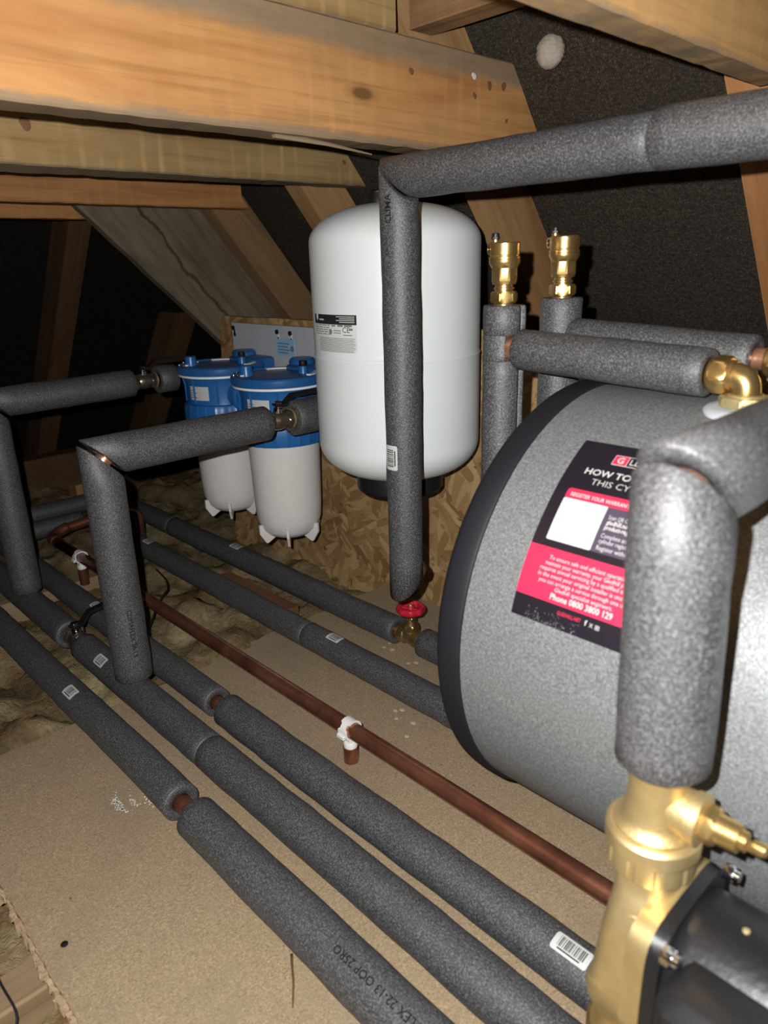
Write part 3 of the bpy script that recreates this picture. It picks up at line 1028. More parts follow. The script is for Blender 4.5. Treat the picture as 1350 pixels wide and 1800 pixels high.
for k in range(4):
    a = math.radians(20 + 90 * k)
    wheel.append(tube([(gx + 0.004 * math.cos(a), gy + 0.004 * math.sin(a), gz + 0.051), (gx + 0.0165 * math.cos(a), gy + 0.0165 * math.sin(a), gz + 0.051)], 0.0028, 8, 0.01))
obj('handwheel', join(*wheel), M['red'], gv, 50)

# ------------------------------------------------------------------ bare copper pipe on clips
cz, cy = 0.0500, 0.5120
cp = thing('copper_pipe', 'bare copper pipe crossing the boards diagonally in white clips', 'pipe', (-0.6, cy, 0.0))
obj('tube', tube([(-1.640, cy, cz), (0.60, cy, cz)], R22, 28, 0.3), M['copper'], cp, True)
obj('elbow', tube([(-1.615, cy, cz), (-1.645, cy, cz), (-1.660, cy + 0.016, cz + 0.004), (-1.662, cy + 0.045, cz + 0.012)], 0.0128, 20, 0.006, 4), M['copper'], cp, True)
obj('tube', tube([(-1.662, cy + 0.03, cz + 0.009), (-1.664, 0.690, 0.072), (-1.664, 0.722, 0.066), (-1.664, 0.730, 0.045), (-1.664, 0.730, -0.06)], R22, 20, 0.01, 3), M['copper'], cp, True)


def pipe_clip(x, label):
    t_ = thing('pipe_clip', label, 'pipe clip', (x, cy, 0.0), 'white clips on the bare copper pipe')
    obj('copper_spacer', lathe([(0.0098, 0.001 if x > -1.0 else -0.012), (0.0100, 0.0022), (0.0100, 0.0235), (0.0094, 0.0240), (0.0086, 0.0240), (0.0086, 0.016)], (x, cy, 0), (0, 0, 1), 28), M['copper'], t_)
    obj('base', join(lathe([(0.0086, 0.016), (0.0092, 0.0245), (0.0094, 0.0310), (0.0086, 0.0325)], (x, cy, 0), (0, 0, 1), 24),
                     rbox(x - 0.0065, x + 0.0065, cy - 0.0065, cy + 0.0065, 0.031, 0.041, 0.001)), M['white'], t_)
    # the hinged ring round the pipe, its mouth closed by a latch on the near side
    n, V, F = 30, [], []
    for i in range(n + 1):
        a = math.radians(-100 + 330 * i / n)                   # measured from +Y through +Z
        for rr in (0.0113, 0.0142):
            for dx in (-0.0075, 0.0075):
                wv_ = 0.55 if 20 < i < 24 else 1.0
                V.append((x + dx * wv_, cy + rr * math.cos(a), cz + rr * math.sin(a)))
    for i in range(n):
        q = i * 4
        F += [(q, q + 4, q + 5, q + 1), (q + 2, q + 3, q + 7, q + 6), (q, q + 2, q + 6, q + 4), (q + 1, q + 5, q + 7, q + 3)]
    F += [(0, 1, 3, 2), (n * 4, n * 4 + 2, n * 4 + 3, n * 4 + 1)]
    obj('ring', (V, F), M['white'], t_)
    obj('latch', rbox(x - 0.0070, x + 0.0070, cy - 0.0175, cy - 0.0125, cz - 0.0075, cz - 0.0015, 0.001), M['white'], t_)


pipe_clip(-0.621, 'white plastic clip on a short copper spacer in the middle of the bare copper pipe')
pipe_clip(-1.485, 'white plastic clip on a copper spacer at the far end of the copper pipe')

# ------------------------------------------------------------------ ball valves
def ball_valve(name, label, p, axis, turn, sc=1.0, lever_dir=1, mat='nickel', lever_axis=None):
    """A lever ball valve centred at P with its bore along AXIS; TURN is the outward direction of the stem."""
    t_ = thing(name, label, 'valve', p)
    a = Vector(axis).normalized(); s = Vector(turn).normalized()
    P = Vector(p)
    b = join(hexnut(P, a, 0.0190 * sc, -0.027 * sc, -0.015 * sc), hexnut(P, a, 0.0190 * sc, 0.015 * sc, 0.027 * sc),
             lathe([(0.0140 * sc, -0.016 * sc), (0.0172 * sc, -0.010 * sc), (0.0182 * sc, 0), (0.0172 * sc, 0.010 * sc), (0.0140 * sc, 0.016 * sc)], P, a, 28))
    obj('valve_body', b, M[mat], t_)
    obj('end_ring', join(lathe([(0.0150 * sc, 0.0272 * sc), (0.0180 * sc, 0.0278 * sc), (0.0180 * sc, 0.0300 * sc), (0.0150 * sc, 0.0305 * sc)], P, a, 28)), M['brass_pale'], t_)
    obj('stem', join(lathe([(0.0085 * sc, 0.014 * sc), (0.0085 * sc, 0.024 * sc), (0.0060 * sc, 0.025 * sc), (0.0060 * sc, 0.031 * sc)], P, s, 18)), M['chrome'], t_)
    obj('stem_nut', hexnut(P, s, 0.0075 * sc, 0.031 * sc, 0.036 * sc), M['chrome'], t_)
    # lever: a strip that cranks up and runs along the pipe
    a = Vector(lever_axis).normalized() if lever_axis else a
    side = a.cross(s).normalized()
    path = [P + s * 0.0300 * sc - a * 0.008 * lever_dir * sc, P + s * 0.0300 * sc + a * 0.014 * lever_dir * sc, P + s * 0.0440 * sc + a * 0.030 * lever_dir * sc, P + s * 0.0450 * sc + a * 0.100 * lever_dir * sc]
    V, F = [], []
    for i, q in enumerate(path):
        w = (0.0085, 0.0075, 0.0065, 0.0075)[i] * sc
        h = 0.0016 * sc if i < 1 else 0.0030 * sc
        for e, g in ((-w, -h), (w, -h), (w, h), (-w, h)):
            V.append(tuple(q + side * e + s * g))
    for i in range(3):
        for k in range(4):
            q = (k + 1) % 4
            F.append((i * 4 + k, i * 4 + q, i * 4 + 4 + q, i * 4 + 4 + k))
    F += [(3, 2, 1, 0), (12, 13, 14, 15)]
    obj('lever', (V, F), M['black'], t_, None)
    return t_


ball_valve('ball_valve', 'nickel ball valve with a black lever in the floor pipe beside the bent riser', (-1.166, 0.3745, 0.0275), (1, 0, 0), (0, -0.05, 1), 0.95, 1, lever_axis=(-0.12, 1, 0.05))
ball_valve('ball_valve', 'nickel ball valve with a black lever in front of the nearer blue filter', (-0.957, 0.6725, 0.3850), (0, 1, 0), (0.12, 0, 1), 0.86, 1)
ball_valve('ball_valve', 'nickel ball valve in the far pipe into the farther blue filter', (-1.400, 0.664, 0.4085), (0, 1, 0), (0.12, 0, 1), 0.86, 1)

# ------------------------------------------------------------------ risers to the filters
def riser(label, xc, yc, z0, ze, y_end, r, stub, stub_r, dz=0.0):
    """Upright lagging with a mitred elbow and an arm along +Y; STUB: the short sleeve beyond the valve."""
    t_ = thing('lagged_riser', label, 'pipe', (xc, yc, z0), 'lagged risers to the water filters')
    g = 0.0055
    nrm = (0, 1, 1)
    up = obj('lagging_sleeve', sleeve([(xc, yc, z0), (xc, yc, ze - g)], r, 0.0118, None, nrm), M['foam'], t_, True)
    arm = obj('lagging_sleeve', sleeve([(xc, yc + g * 0.6, ze + g * 0.2), (xc, y_end, ze + dz)], r, 0.0118, nrm, None), M['foam'], t_, True)
    obj('copper_pipe', tube([(xc, yc, z0 + 0.01), (xc, yc, ze - 0.02), (xc, yc, ze), (xc, yc + 0.02, ze), (xc, y_end + 0.012, ze + dz)], R22 + 0.0006, 18, 0.01, 2), M['copper_bright'], t_, True)
    obj('lagging_sleeve', sleeve([(xc, stub[0], ze + dz), (xc, stub[1], ze + dz)], stub_r, 0.0118), M['foam'], t_, True)
    return t_, up


R1, r1_up = riser('bent lagged riser standing on the floor pipe with its arm to the nearer filter valve', -0.957, 0.3775, 0.0475, 0.3825, 0.6480, 0.0272, (0.6985, 0.830), 0.0290, 0.002)
printed(r1_up, on_pipe_z(-0.957, 0.3775, 0.166, 0.0275, -15, -1), 'CLIMAFLEX 28-13', 0.0098, 0.0, align='LEFT', off=0.0011)
R2, r2_up = riser('lagged riser at the picture edge with its arm to the farther filter valve', -1.400, 0.3745, 0.0475, 0.4040, 0.6390, 0.0265, (0.6930, 0.7320), 0.0275, 0.004)

# ------------------------------------------------------------------ twin water filters on the strand board
def water_filter(xc, yc, label, sticker_a):
    t_ = thing('water_filter', label, 'filter', (xc, yc, 0.0))
    o = (xc, yc, 0.0)
    zk = ((0.0, 0.0), (0.17, 0.17), (0.334, 0.309), (0.376, 0.360), (0.4285, 0.4175), (0.60, 0.589))

    def fob(name, geo, mat, parent, smooth=35):
        V = np.array([tuple(v) for v in geo[0]], float)
        V[:, 2] = np.interp(V[:, 2], [a for a, _ in zk], [b for _, b in zk])
        V[:, 0] = xc + (V[:, 0] - xc) * 1.06
        V[:, 1] = yc + (V[:, 1] - yc) * 1.06
        return obj(name, (V, geo[1]), mat, parent, smooth)

    fob('bowl', lathe([(0.0, 0.120), (0.020, 0.1205), (0.040, 0.126), (0.052, 0.138), (0.0585, 0.158), (0.0605, 0.19), (0.0640, 0.338)], o, n=48, cap=False), M['bowl'], t_, True)
    for k in range(6):
        a = math.radians(-100 + 60 * k)
        d = Vector((math.cos(a), math.sin(a), 0)); s = Vector((-d.y, d.x, 0)) * 0.0022
        c0 = Vector(o)
        prof = [(0.030, 0.122), (0.056, 0.150), (0.0615, 0.150), (0.0615, 0.132), (0.050, 0.112), (0.046, 0.112)]
        V = [tuple(c0 + d * rr + s + Vector((0, 0, z))) for rr, z in prof] + [tuple(c0 + d * rr - s + Vector((0, 0, z))) for rr, z in prof]
        n = len(prof)
        F = [tuple(range(n)), tuple(reversed(range(n, 2 * n)))] + [((i + 1) % n, i, n + i, n + (i + 1) % n) for i in range(n)]
        fob('fin', (V, F), M['bowl'], t_, None)
    # lower collar with gripping ribs
    ribs = lambda t__, h_: 1 + 0.012 * (1 if math.cos(24 * t__) > 0.6 else 0)
    col = lathe([(0.0655, 0.334), (0.0745, 0.336), (0.0765, 0.346), (0.0765, 0.368), (0.0740, 0.374), (0.070, 0.376)], o, n=144, mod=ribs)
    fob('collar', col, M['blue'], t_, 30)
    head = lathe([(0.0700, 0.374), (0.0695, 0.380), (0.0690, 0.410), (0.0720, 0.420), (0.0740, 0.4245)], o, n=64)
    ports = join(lathe([(0.030, 0.060), (0.030, 0.082), (0.024, 0.083), (0.024, 0.095)], (xc, yc, 0.392), (1, 0, 0), 24),
                 lathe([(0.030, 0.060), (0.030, 0.082), (0.024, 0.083), (0.024, 0.095)], (xc, yc, 0.392), (-1, 0, 0), 24))
    fob('head', join(head, ports), M['blue'], t_)
    for k in range(8):
        a = math.radians(-160 + 40 * k)
        d = Vector((math.cos(a), math.sin(a), 0))
        fob('rib', tube([Vector(o) + d * 0.0700 + Vector((0, 0, 0.378)), Vector(o) + d * 0.0705 + Vector((0, 0, 0.408)), Vector(o) + d * 0.0735 + Vector((0, 0, 0.421))], 0.0022, 6, 0.02), M['blue'], t_)
    fob('seal_ring', lathe([(0.0745, 0.4245), (0.0810, 0.4250), (0.0815, 0.4265), (0.0810, 0.4285), (0.0745, 0.4290)], o, n=64), M['oring'], t_, True)
    lid = join(lathe([(0.0760, 0.4285), (0.0825, 0.4295), (0.0835, 0.4330), (0.0835, 0.4420), (0.0815, 0.4450), (0.0760, 0.4462), (0.0740, 0.4430), (0.040, 0.4440), (0.0, 0.4445)], o, n=64, cap=False),
               rbox(xc - 0.045, xc + 0.045, yc + 0.045, yc + 0.098, 0.425, 0.452, 0.004),
               lathe([(0.024, 0.40), (0.024, 0.458), (0.020, 0.463)], (xc - 0.03, yc + 0.075, 0), n=28))
    fob('lid', lid, M['blue_lid'], t_)
    fob('lid_boss', lathe([(0.0125, 0.443), (0.0110, 0.450), (0.0105, 0.461), (0.0085, 0.4625)], (xc - 0.028, yc - 0.048, 0), n=20), M['blue'], t_)
    fob('vent_boss', lathe([(0.0085, 0.443), (0.0075, 0.452), (0.0075, 0.457)], (xc + 0.030, yc + 0.030, 0), n=18), M['blue'], t_)
    fob('vent_button', lathe([(0.0062, 0.457), (0.0068, 0.459), (0.0068, 0.466), (0.0055, 0.467)], (xc + 0.030, yc + 0.030, 0), n=16), M['black'], t_)
    # pale gasket strips lying on the lid
    for a0, a1, rr, mt in ((195, 250, 0.0630, 'paper_grey'), (95, 165, 0.0640, 'paper_grey'), (15, 62, 0.0640, 'oring')):
        V, F = [], []
        for i in range(13):
            a = math.radians(a0 + (a1 - a0) * i / 12)
            for q, z in ((rr - 0.0045, 0.4440), (rr + 0.0045, 0.4440), (rr + 0.0045, 0.4466), (rr - 0.0045, 0.4466)):
                V.append((xc + q * math.cos(a), yc + q * math.sin(a), z))
        for i in range(12):
            for k in range(4):
                q = (k + 1) % 4
                F.append((i * 4 + k, i * 4 + 4 + k, i * 4 + 4 + q, i * 4 + q))
        F += [(0, 1, 2, 3), (51, 50, 49, 48)]
        fob('gasket_strip', (V, F), M[mt], t_, None)
    for a in (215, 240):
        q = math.radians(a)
        fob('lid_screw', lathe([(0.0036, 0.4445), (0.0036, 0.447), (0.002, 0.448)], (xc + 0.0775 * math.cos(q), yc + 0.0775 * math.sin(q), 0), n=12), M['chrome'], t_)
    fn = on_pipe_z(xc, yc, 0.397, 0.0690, sticker_a)
    s = fob('sticker', wrap(rect2d(-0.022, 0.022, -0.0125, 0.0125, 10, 2), fn, 0.0012), M['paper'], t_, True)
    s['label'] = 'small white instruction sticker'
    gs = [rect2d(-0.020, -0.003 - 0.004 * (k % 2), -0.0085 + 0.0042 * k, -0.0068 + 0.0042 * k, 4, 1) for k in range(4)]
    V, F = [], []
    for g in gs:
        k = len(V); V += g[0]; F += [tuple(i + k for i in f) for f in g[1]]
    fob('small_print', wrap((V, F), fn, 0.0016), M['ink_grey'], s, True)
    return t_


water_filter(-1.1105, 0.790, 'nearer blue and white water filter beside the white vessel', -70)
water_filter(-1.3330, 0.804, 'farther blue and white water filter, partly behind the nearer filter', -72)

br = thing('filter_bracket', 'white steel mounting bracket screwed to the strand board above the filters', 'bracket', (-1.24, WALL_Y, 0.5))
obj('plate', rbox(-1.452, -1.03, 0.914, 0.9165, 0.415, 0.503, 0.0008), M['bracket'], br, None)
obj('return_flange', join(rbox(-1.452, -1.4495, 0.9165, 0.931, 0.415, 0.503, 0.0008), rbox(-1.452, -1.03, 0.9165, 0.931, 0.5005, 0.503, 0.0008)), M['bracket'], br, None)
for x, z in ((-1.445, 0.492), (-1.280, 0.490), (-1.235, 0.489)):
    obj('screw', join(lathe([(0.0052, 0), (0.0048, 0.0025), (0.0025, 0.0035)], (x, 0.914, z), (0, -1, 0), 14)), M['black'], br)
    obj('keyhole_slot', join(lathe([(0.0045, 0), (0.0045, 0.0006)], (x + 0.003, 0.914, z - 0.014), (0, -1, 0), 14), box(x + 0.0005, x + 0.0055, 0.9134, 0.914, z - 0.014, z - 0.003)), M['white'] if x > -1.4 else M['black'], br)
s = obj('blue_sticker', rbox(-1.285, -1.222, 0.9132, 0.9139, 0.443, 0.4765, 0.0003), M['lab_blue'], br, None)
s['label'] = 'small pale blue sticker'
V, F = join(*[box(-1.280, -1.245 + 0.006 * (k % 2), 0.9129, 0.9132, 0.4475 + 0.0062 * k, 0.4500 + 0.0062 * k) for k in range(4)], lathe([(0.006, 0), (0.006, 0.0003)], (-1.231, 0.9132, 0.458), (0, -1, 0), 18))
obj('small_print', (V, F), M['ink_grey'], s, None)

# ------------------------------------------------------------------ white pressure vessel
vx, vy = -0.7967, 0.7864
VR = 0.1240
ves = thing('pressure_vessel', 'large white upright pressure vessel with a rounded top on the strand board', 'tank', (vx, vy, 0.30))
prof = [(0.0, 0.3055)]
for i in range(1, 19):                                       # bottom
    a = math.radians(90 * i / 18)
    prof.append((0.050 + (VR - 0.050) * math.sin(a), 0.362 - 0.0550 * math.cos(a)))
prof += [(VR, 0.43), (VR, 0.4875), (VR + 0.0004, 0.4900), (VR + 0.0009, 0.4920), (VR + 0.0003, 0.4938), (VR - 0.0006, 0.4945), (VR - 0.0004, 0.5000), (VR, 0.54), (VR, 0.648)]
for i in range(1, 19):                                       # top
    a = math.radians(90 * i / 18)
    prof.append((0.020 + (VR - 0.020) * math.cos(a), 0.648 + 0.052 * math.sin(a)))
prof += [(0.0, 0.7005)]
obj('shell', lathe(prof, (vx, vy, 0), n=96, cap=False), M['vessel'], ves, True)
obj('foot_ring', lathe([(0.066, 0.313), (0.0685, 0.308), (0.0685, 0.284), (0.0655, 0.280), (0.059, 0.280), (0.057, 0.292), (0.030, 0.294), (0.0, 0.294)], (vx, vy, 0), n=56, cap=False), M['black'], ves)
obj('valve_cap', lathe([(0.0150, 0.694), (0.0150, 0.709), (0.0125, 0.714), (0.0125, 0.717), (0.006, 0.719)], (vx - 0.026, vy - 0.006, 0), n=24), M['black'], ves)
obj('mounting_strap', join(rbox(vx - 0.02, vx + 0.02, vy + VR - 0.002, WALL_Y - 0.001, 0.40, 0.44, 0.001), rbox(vx - 0.02, vx + 0.02, vy + VR - 0.002, WALL_Y - 0.001, 0.52, 0.56, 0.001)), M['bracket'], ves, None)
fn = on_pipe_z(vx, vy, 0.5292, VR, -91.5)
lw, lh = 0.0930, 0.0510
lab = obj('rating_label', wrap(rect2d(-lw / 2, lw / 2, -lh / 2, lh / 2, 16, 2), fn, 0.0005), M['paper_grey'], ves, True)
lab['label'] = 'white rating label with a black heading band and a CE mark'
obj('heading_band', wrap(rect2d(-lw / 2, lw / 2, lh / 2 - 0.0130, lh / 2, 16, 1), fn, 0.0008), M['ink'], lab, True)


def lines2d(rows):
    V, F = [], []
    for u0, u1, v, h in rows:
        g = rect2d(u0, u1, v, v + h, 5, 1)
        k = len(V); V += g[0]; F += [tuple(i + k for i in f) for f in g[1]]
    return V, F


rw = [(0.012 + 0.006 * (k % 2), lw / 2 - 0.003, lh / 2 - 0.0030 - 0.0024 * k, 0.0011) for k in range(4)] + [(-lw / 2 + 0.018, -lw / 2 + 0.031, lh / 2 - 0.0082, 0.0022)]
obj('heading_print', wrap(lines2d(rw), fn, 0.0011), M['lab_white'], lab, True)
shield = ([(-0.0388, 0.0255), (-0.0318, 0.0255), (-0.0318, 0.0205), (-0.0353, 0.0160), (-0.0388, 0.0205)], [(0, 4, 3, 2, 1)])
obj('shield_emblem', wrap(shield, fn, 0.0011), M['paper_grey'], lab, None)
rnd = random.Random(5)
rw = []
for k in range(5):                                           # data table
    u = -lw / 2 + 0.004
    while u < -0.004:
        w = rnd.uniform(0.004, 0.012); rw.append((u, min(u + w, -0.002), 0.0105 - 0.0030 * k, 0.0012)); u += w + 0.002
rw += [(0.002, 0.010, 0.0098, 0.0020), (0.014, 0.024, 0.0098, 0.0030), (0.026, 0.039, 0.0098, 0.0030), (0.006, 0.020, 0.0038, 0.0012), (0.006, 0.020, 0.0008, 0.0012), (0.024, 0.039, -0.0018, 0.0012), (0.034, 0.040, 0.0050, 0.0030)]
for k in range(11):                                          # fine print
    rw.append((-lw / 2 + 0.016, lw / 2 - 0.002 - 0.004 * rnd.random(), -0.0062 - 0.0018 * k, 0.0007))
obj('small_print', wrap(lines2d(rw), fn, 0.0009), M['ink_grey'], lab, True)
g = text2d('CE', 0.0105, 0, 0.0, 'LEFT', 1.05)
obj('ce_mark', wrap(shift2(g, 0.0225, 0.0022), fn, 0.0009), M['ink'], lab, None)
drop = ([(0.0 + 0.0034 * math.cos(i * math.pi / 8), 0.0025 + 0.0038 * math.sin(i * math.pi / 8)) for i in range(16)], [tuple(range(16))])
obj('droplet_symbol', wrap(shift2(drop, -0.0005, 0), fn, 0.0009), M['ink_grey'], lab, None)

# ------------------------------------------------------------------ long pipe under the ties and its drop
up = thing('lagged_pipe', 'long high lagged pipe with a mitred drop hanging in front of the white vessel', 'pipe', (-0.645, 0.645, 0.19))
zu, yu, xu = 0.7105, 0.6450, -0.6450
drop_s = obj('lagging_sleeve', sleeve([(xu, yu, 0.2060), (xu, yu, zu - 0.0030)], 0.0228, 0.0118, (0, -1, 1.05), (1, 0, 1)), M['foam'], up, True)
obj('lagging_sleeve', sleeve([(xu + 0.0020, yu, zu + 0.0012), (-0.3325, yu, zu + 0.001)], 0.0233, 0.0118, (1, 0, 1), None), M['foam'], up, True)
obj('lagging_sleeve', sleeve([(-0.3310, yu, zu + 0.002), (0.50, yu, zu - 0.004)], 0.0250, 0.0118), M['foam'], up, True)
obj('copper_pipe', tube([(xu, yu + 0.030, 0.216), (xu, yu + 0.006, 0.217), (xu, yu, 0.223), (xu, yu, 0.24), (xu, yu, zu - 0.03), (xu, yu, zu), (xu + 0.03, yu, zu), (-0.25, yu, zu)], R22 + 0.001, 20, 0.01, 2), M['copper_bright'], up, True)
barcode_sticker(drop_s, on_pipe_z(xu, yu, 0.386, 0.0230, -88, 1), 0.032, 0.0185, 6)
printed(drop_s, on_pipe_z(xu, yu, 0.662, 0.0230, -69, 1), 'CLIMA', 0.0108, 0.01, align='LEFT', off=0.0011)

# ------------------------------------------------------------------ two risers with automatic air vents and their arms over the cylinder
def air_vent(x, y, z, label, rot=0.0):
    t_ = thing('air_vent', label, 'air vent', (x, y, z), 'brass automatic air vents')
    o = (x, y, z)
    obj('compression_nut', join(hexnut(o, (0, 0, 1), 0.0178, 0.002, 0.0165, rot), lathe([(0.0118, -0.004), (0.0128, 0.002)], o, n=20)), M['brass'], t_)
    obj('neck', lathe([(0.0118, 0.0165), (0.0118, 0.0185), (0.0132, 0.0190), (0.0132, 0.0210), (0.0116, 0.0218), (0.0116, 0.0250)], o, n=24), M['brass'], t_)
    oct_ = lambda t__, h_: math.cos(math.pi / 8) / math.cos(((t__ - rot) % (math.pi / 4)) - math.pi / 8) if 0.028 < h_ < 0.046 else 1.0
    obj('float_chamber', lathe([(0.0120, 0.0245), (0.0150, 0.0255), (0.0166, 0.0285), (0.0172, 0.0300), (0.0172, 0.0450), (0.0176, 0.0470), (0.0196, 0.0510), (0.0200, 0.0530), (0.0200, 0.0555), (0.0194, 0.0560)], o, n=64, mod=oct_), M['brass'], t_, 25)
    obj('cap', lathe([(0.0188, 0.0558), (0.0200, 0.0562), (0.0200, 0.0590), (0.0188, 0.0596), (0.0186, 0.0612), (0.0193, 0.0618), (0.0193, 0.0752), (0.0182, 0.0768), (0.0060, 0.0774)], o, n=48), M['brass'], t_, 25)
    d = Vector((-0.90, -0.44, 0)).normalized()
    q = Vector(o) + d * 0.0125
    obj('bleed_stem', lathe([(0.0062, 0.050), (0.0062, 0.0760), (0.0048, 0.0775), (0.0046, 0.0835)], q, n=16), M['brass'], t_)
    obj('bleed_cap', join(hexnut(q, (0, 0, 1), 0.0056, 0.0800, 0.0840), lathe([(0.0050, 0.0840), (0.0050, 0.0870), (0.0040, 0.0880)], q, n=14)), M['black'], t_)
    q2 = Vector(o) + Vector((0, 0, 0.0685)) + d * 0.0150
    obj('side_port', lathe([(0.0062, 0), (0.0068, 0.004), (0.0068, 0.0065), (0.0048, 0.0066), (0.0046, 0.004)], q2, tuple(d + Vector((0.1, -0.8, 0))), 20), M['brass'], t_)
    obj('port_plug', lathe([(0.0046, 0.003), (0.0046, 0.0058)], q2, tuple(d + Vector((0.1, -0.8, 0))), 16), M['black'], t_)
    t_.scale = (0.80, 0.80, 0.80)
    return t_


f1x, f1y, ft = -0.4873, 0.6400, 0.5747
F1 = thing('lagged_riser', 'lagged riser with a square notch showing copper, under the nearer air vent', 'pipe', (f1x, f1y, 0.0), 'lagged risers under the air vents')
za1 = 0.5318
LP = 0.0035
R15 = 0.0100
obj('lagging_sleeve', sleeve([(f1x, f1y, 0.004), (f1x, f1y, za1 - 0.0130)], 0.0213, 0.0105, arc=(math.radians(99), math.radians(99 + 353)), lip=LP), M['foam'], F1, True)
obj('lagging_sleeve', sleeve([(f1x, f1y, za1 + 0.0130), (f1x, f1y, ft)], 0.0213, 0.0105, arc=(math.radians(99), math.radians(99 + 353)), lip=LP), M['foam'], F1, True)
obj('lagging_sleeve', sleeve([(f1x, f1y, za1 - 0.0132), (f1x, f1y, za1 + 0.0132)], 0.0213, 0.0105, arc=(math.radians(140), math.radians(360 + 47)), bev=0.0004, step=0.005), M['foam'], F1, True)
obj('copper_tee', join(lathe([(R15, 0.02), (R15, ft + 0.0015), (0.004, ft + 0.0016)], (f1x, f1y, 0), n=22), lathe([(0.0118, za1 - 0.028), (0.0118, za1 + 0.028)], (f1x, f1y, 0), n=24), lathe([(0.0118, 0.004), (0.0118, 0.028), (R15, 0.029), (R15, 0.236)], (f1x, f1y - 0.004, za1), (1, -0.02, -0.035), 24)), M['copper_bright'], F1)
arm1 = obj('lagging_sleeve', sleeve([(f1x + 0.0265, 0.6359, za1 - 0.001), (-0.2610, 0.6313, 0.5236)], 0.0207, 0.0105), M['foam'], F1, True)
air_vent(f1x, f1y, ft + 0.0005, 'brass automatic air vent on the riser with the notch, in front of the knotty rafter', 0.3)

f2x, f2y, ft2 = -0.4556, 0.7000, 0.5796
F2 = thing('lagged_riser', 'lagged riser under the air vent that stands against the felt, behind the front arm', 'pipe', (f2x, f2y, 0.0), 'lagged risers under the air vents')
obj('lagging_sleeve', sleeve([(f2x, f2y, 0.004), (f2x, f2y, ft2)], 0.0220, 0.0105), M['foam'], F2, True)
arm2 = obj('lagging_sleeve', sleeve([(f2x + 0.0190, f2y - 0.002, 0.5385), (-0.2480, 0.6945, 0.5300)], 0.0206, 0.0105), M['foam'], F2, True)
obj('copper_pipe', join(lathe([(R15, 0.02), (R15, ft2 + 0.0015), (0.004, ft2 + 0.0016)], (f2x, f2y, 0), n=22), tube([(-0.30, 0.6955, 0.5318), (-0.2297, 0.6945, 0.5292)], R15, 20, 0.05)), M['copper_bright'], F2)
air_vent(f2x, f2y, ft2 + 0.0005, 'brass automatic air vent nearer the dark felt, its side port facing out', 0.1)


def brass_elbow(label, p_end, p_cor, z_low, k=0.80):
    """Compression elbow: nut on the arm, bend, and a flanged union nut onto the cylinder boss."""
    a = Vector(p_end); b = Vector(p_cor)
    t_ = thing('brass_elbow', label, 'pipe fitting', (b.x, b.y, z_low), 'brass elbows on the cylinder')
    d = (b - a).normalized()
    K = lambda pr: [(r * k, h * k) for r, h in pr]
    obj('compression_nut', join(hexnut(a, d, 0.0205 * k, 0.000, 0.0175 * k, 0.2), lathe(K([(0.0120, -0.0035), (0.0165, -0.0032), (0.0180, 0.000)]), a, d, 28)), M['brass'], t_)
    L = (b - a).length
    r = 0.0142 * k
    bend = tube([a + d * 0.0165 * k, a + d * (L - 0.0085), b - d * 0.0015 + Vector((0, 0, -0.0015)), b + Vector((0, 0, -0.0085)), b + Vector((0, 0, -0.020))], r, 32, 0.003, 4)
    obj('elbow_body', bend, M['brass'], t_, 40)
    obj('bead', lathe(K([(0.0140, 0.0170), (0.0160, 0.0175), (0.0160, 0.0225), (0.0140, 0.0232)]), a, d, 32), M['brass'], t_, 40)
    obj('bead', lathe([(r, -0.0150), (r * 1.13, -0.0146), (r * 1.13, -0.0126), (r, -0.0122)], b, (0, 0, 1), 32), M['brass'], t_, 40)
    zt = b.z - 0.0155
    obj('union_nut', join(hexnut((b.x, b.y, 0), (0, 0, 1), 0.0215, z_low + 0.0035, zt, 0.15, 8), lathe([(r * 1.2, zt - 0.001), (r * 1.25, zt + 0.0015), (r, zt + 0.003)], (b.x, b.y, 0), n=40), lathe([(0.0150, z_low - 0.006), (0.0150, z_low + 0.006)], (b.x, b.y, 0), n=28)), M['brass_pale'], t_)
    return t_


brass_elbow('brass compression elbow at the end of the front lagged arm on the cylinder top', (-0.2575, 0.6312, 0.5235), (-0.2290, 0.6309, 0.5225), 0.4955)
brass_elbow('brass compression elbow cut by the picture edge, behind the front elbow', (-0.2352, 0.6945, 0.5292), (-0.2060, 0.6940, 0.5282), 0.4960)

# ------------------------------------------------------------------ silver hot water cylinder lying on its side
cx0, cx1 = -0.380, 0.62
cyc, czc, CR = 0.6640, 0.2770, 0.2213
cyl = thing('hot_water_cylinder', 'large silver hot water cylinder lying on its side with a black end rim', 'tank', (-0.1, cyc, 0.05))
obj('casing', lathe([(CR - 0.004, 0.0), (CR, 0.002), (CR, cx1 - cx0), (0.0, cx1 - cx0 + 0.001)], (cx0 - 0.002, cyc, czc), (1, 0, 0), 160, cap=False), M['silver'], cyl, 40)
obj('end_rim', lathe([(0.0, -0.040), (0.10, -0.038), (0.195, -0.033), (CR - 0.001, -0.028), (CR + 0.0028, -0.024), (CR + 0.0036, -0.020), (CR + 0.0036, -0.0022), (CR + 0.0022, 0.0006), (CR - 0.002, 0.0006)], (cx0 + 0.003, cyc, czc), (1, 0, 0), 160, cap=False), M['rim'], cyl, 40)


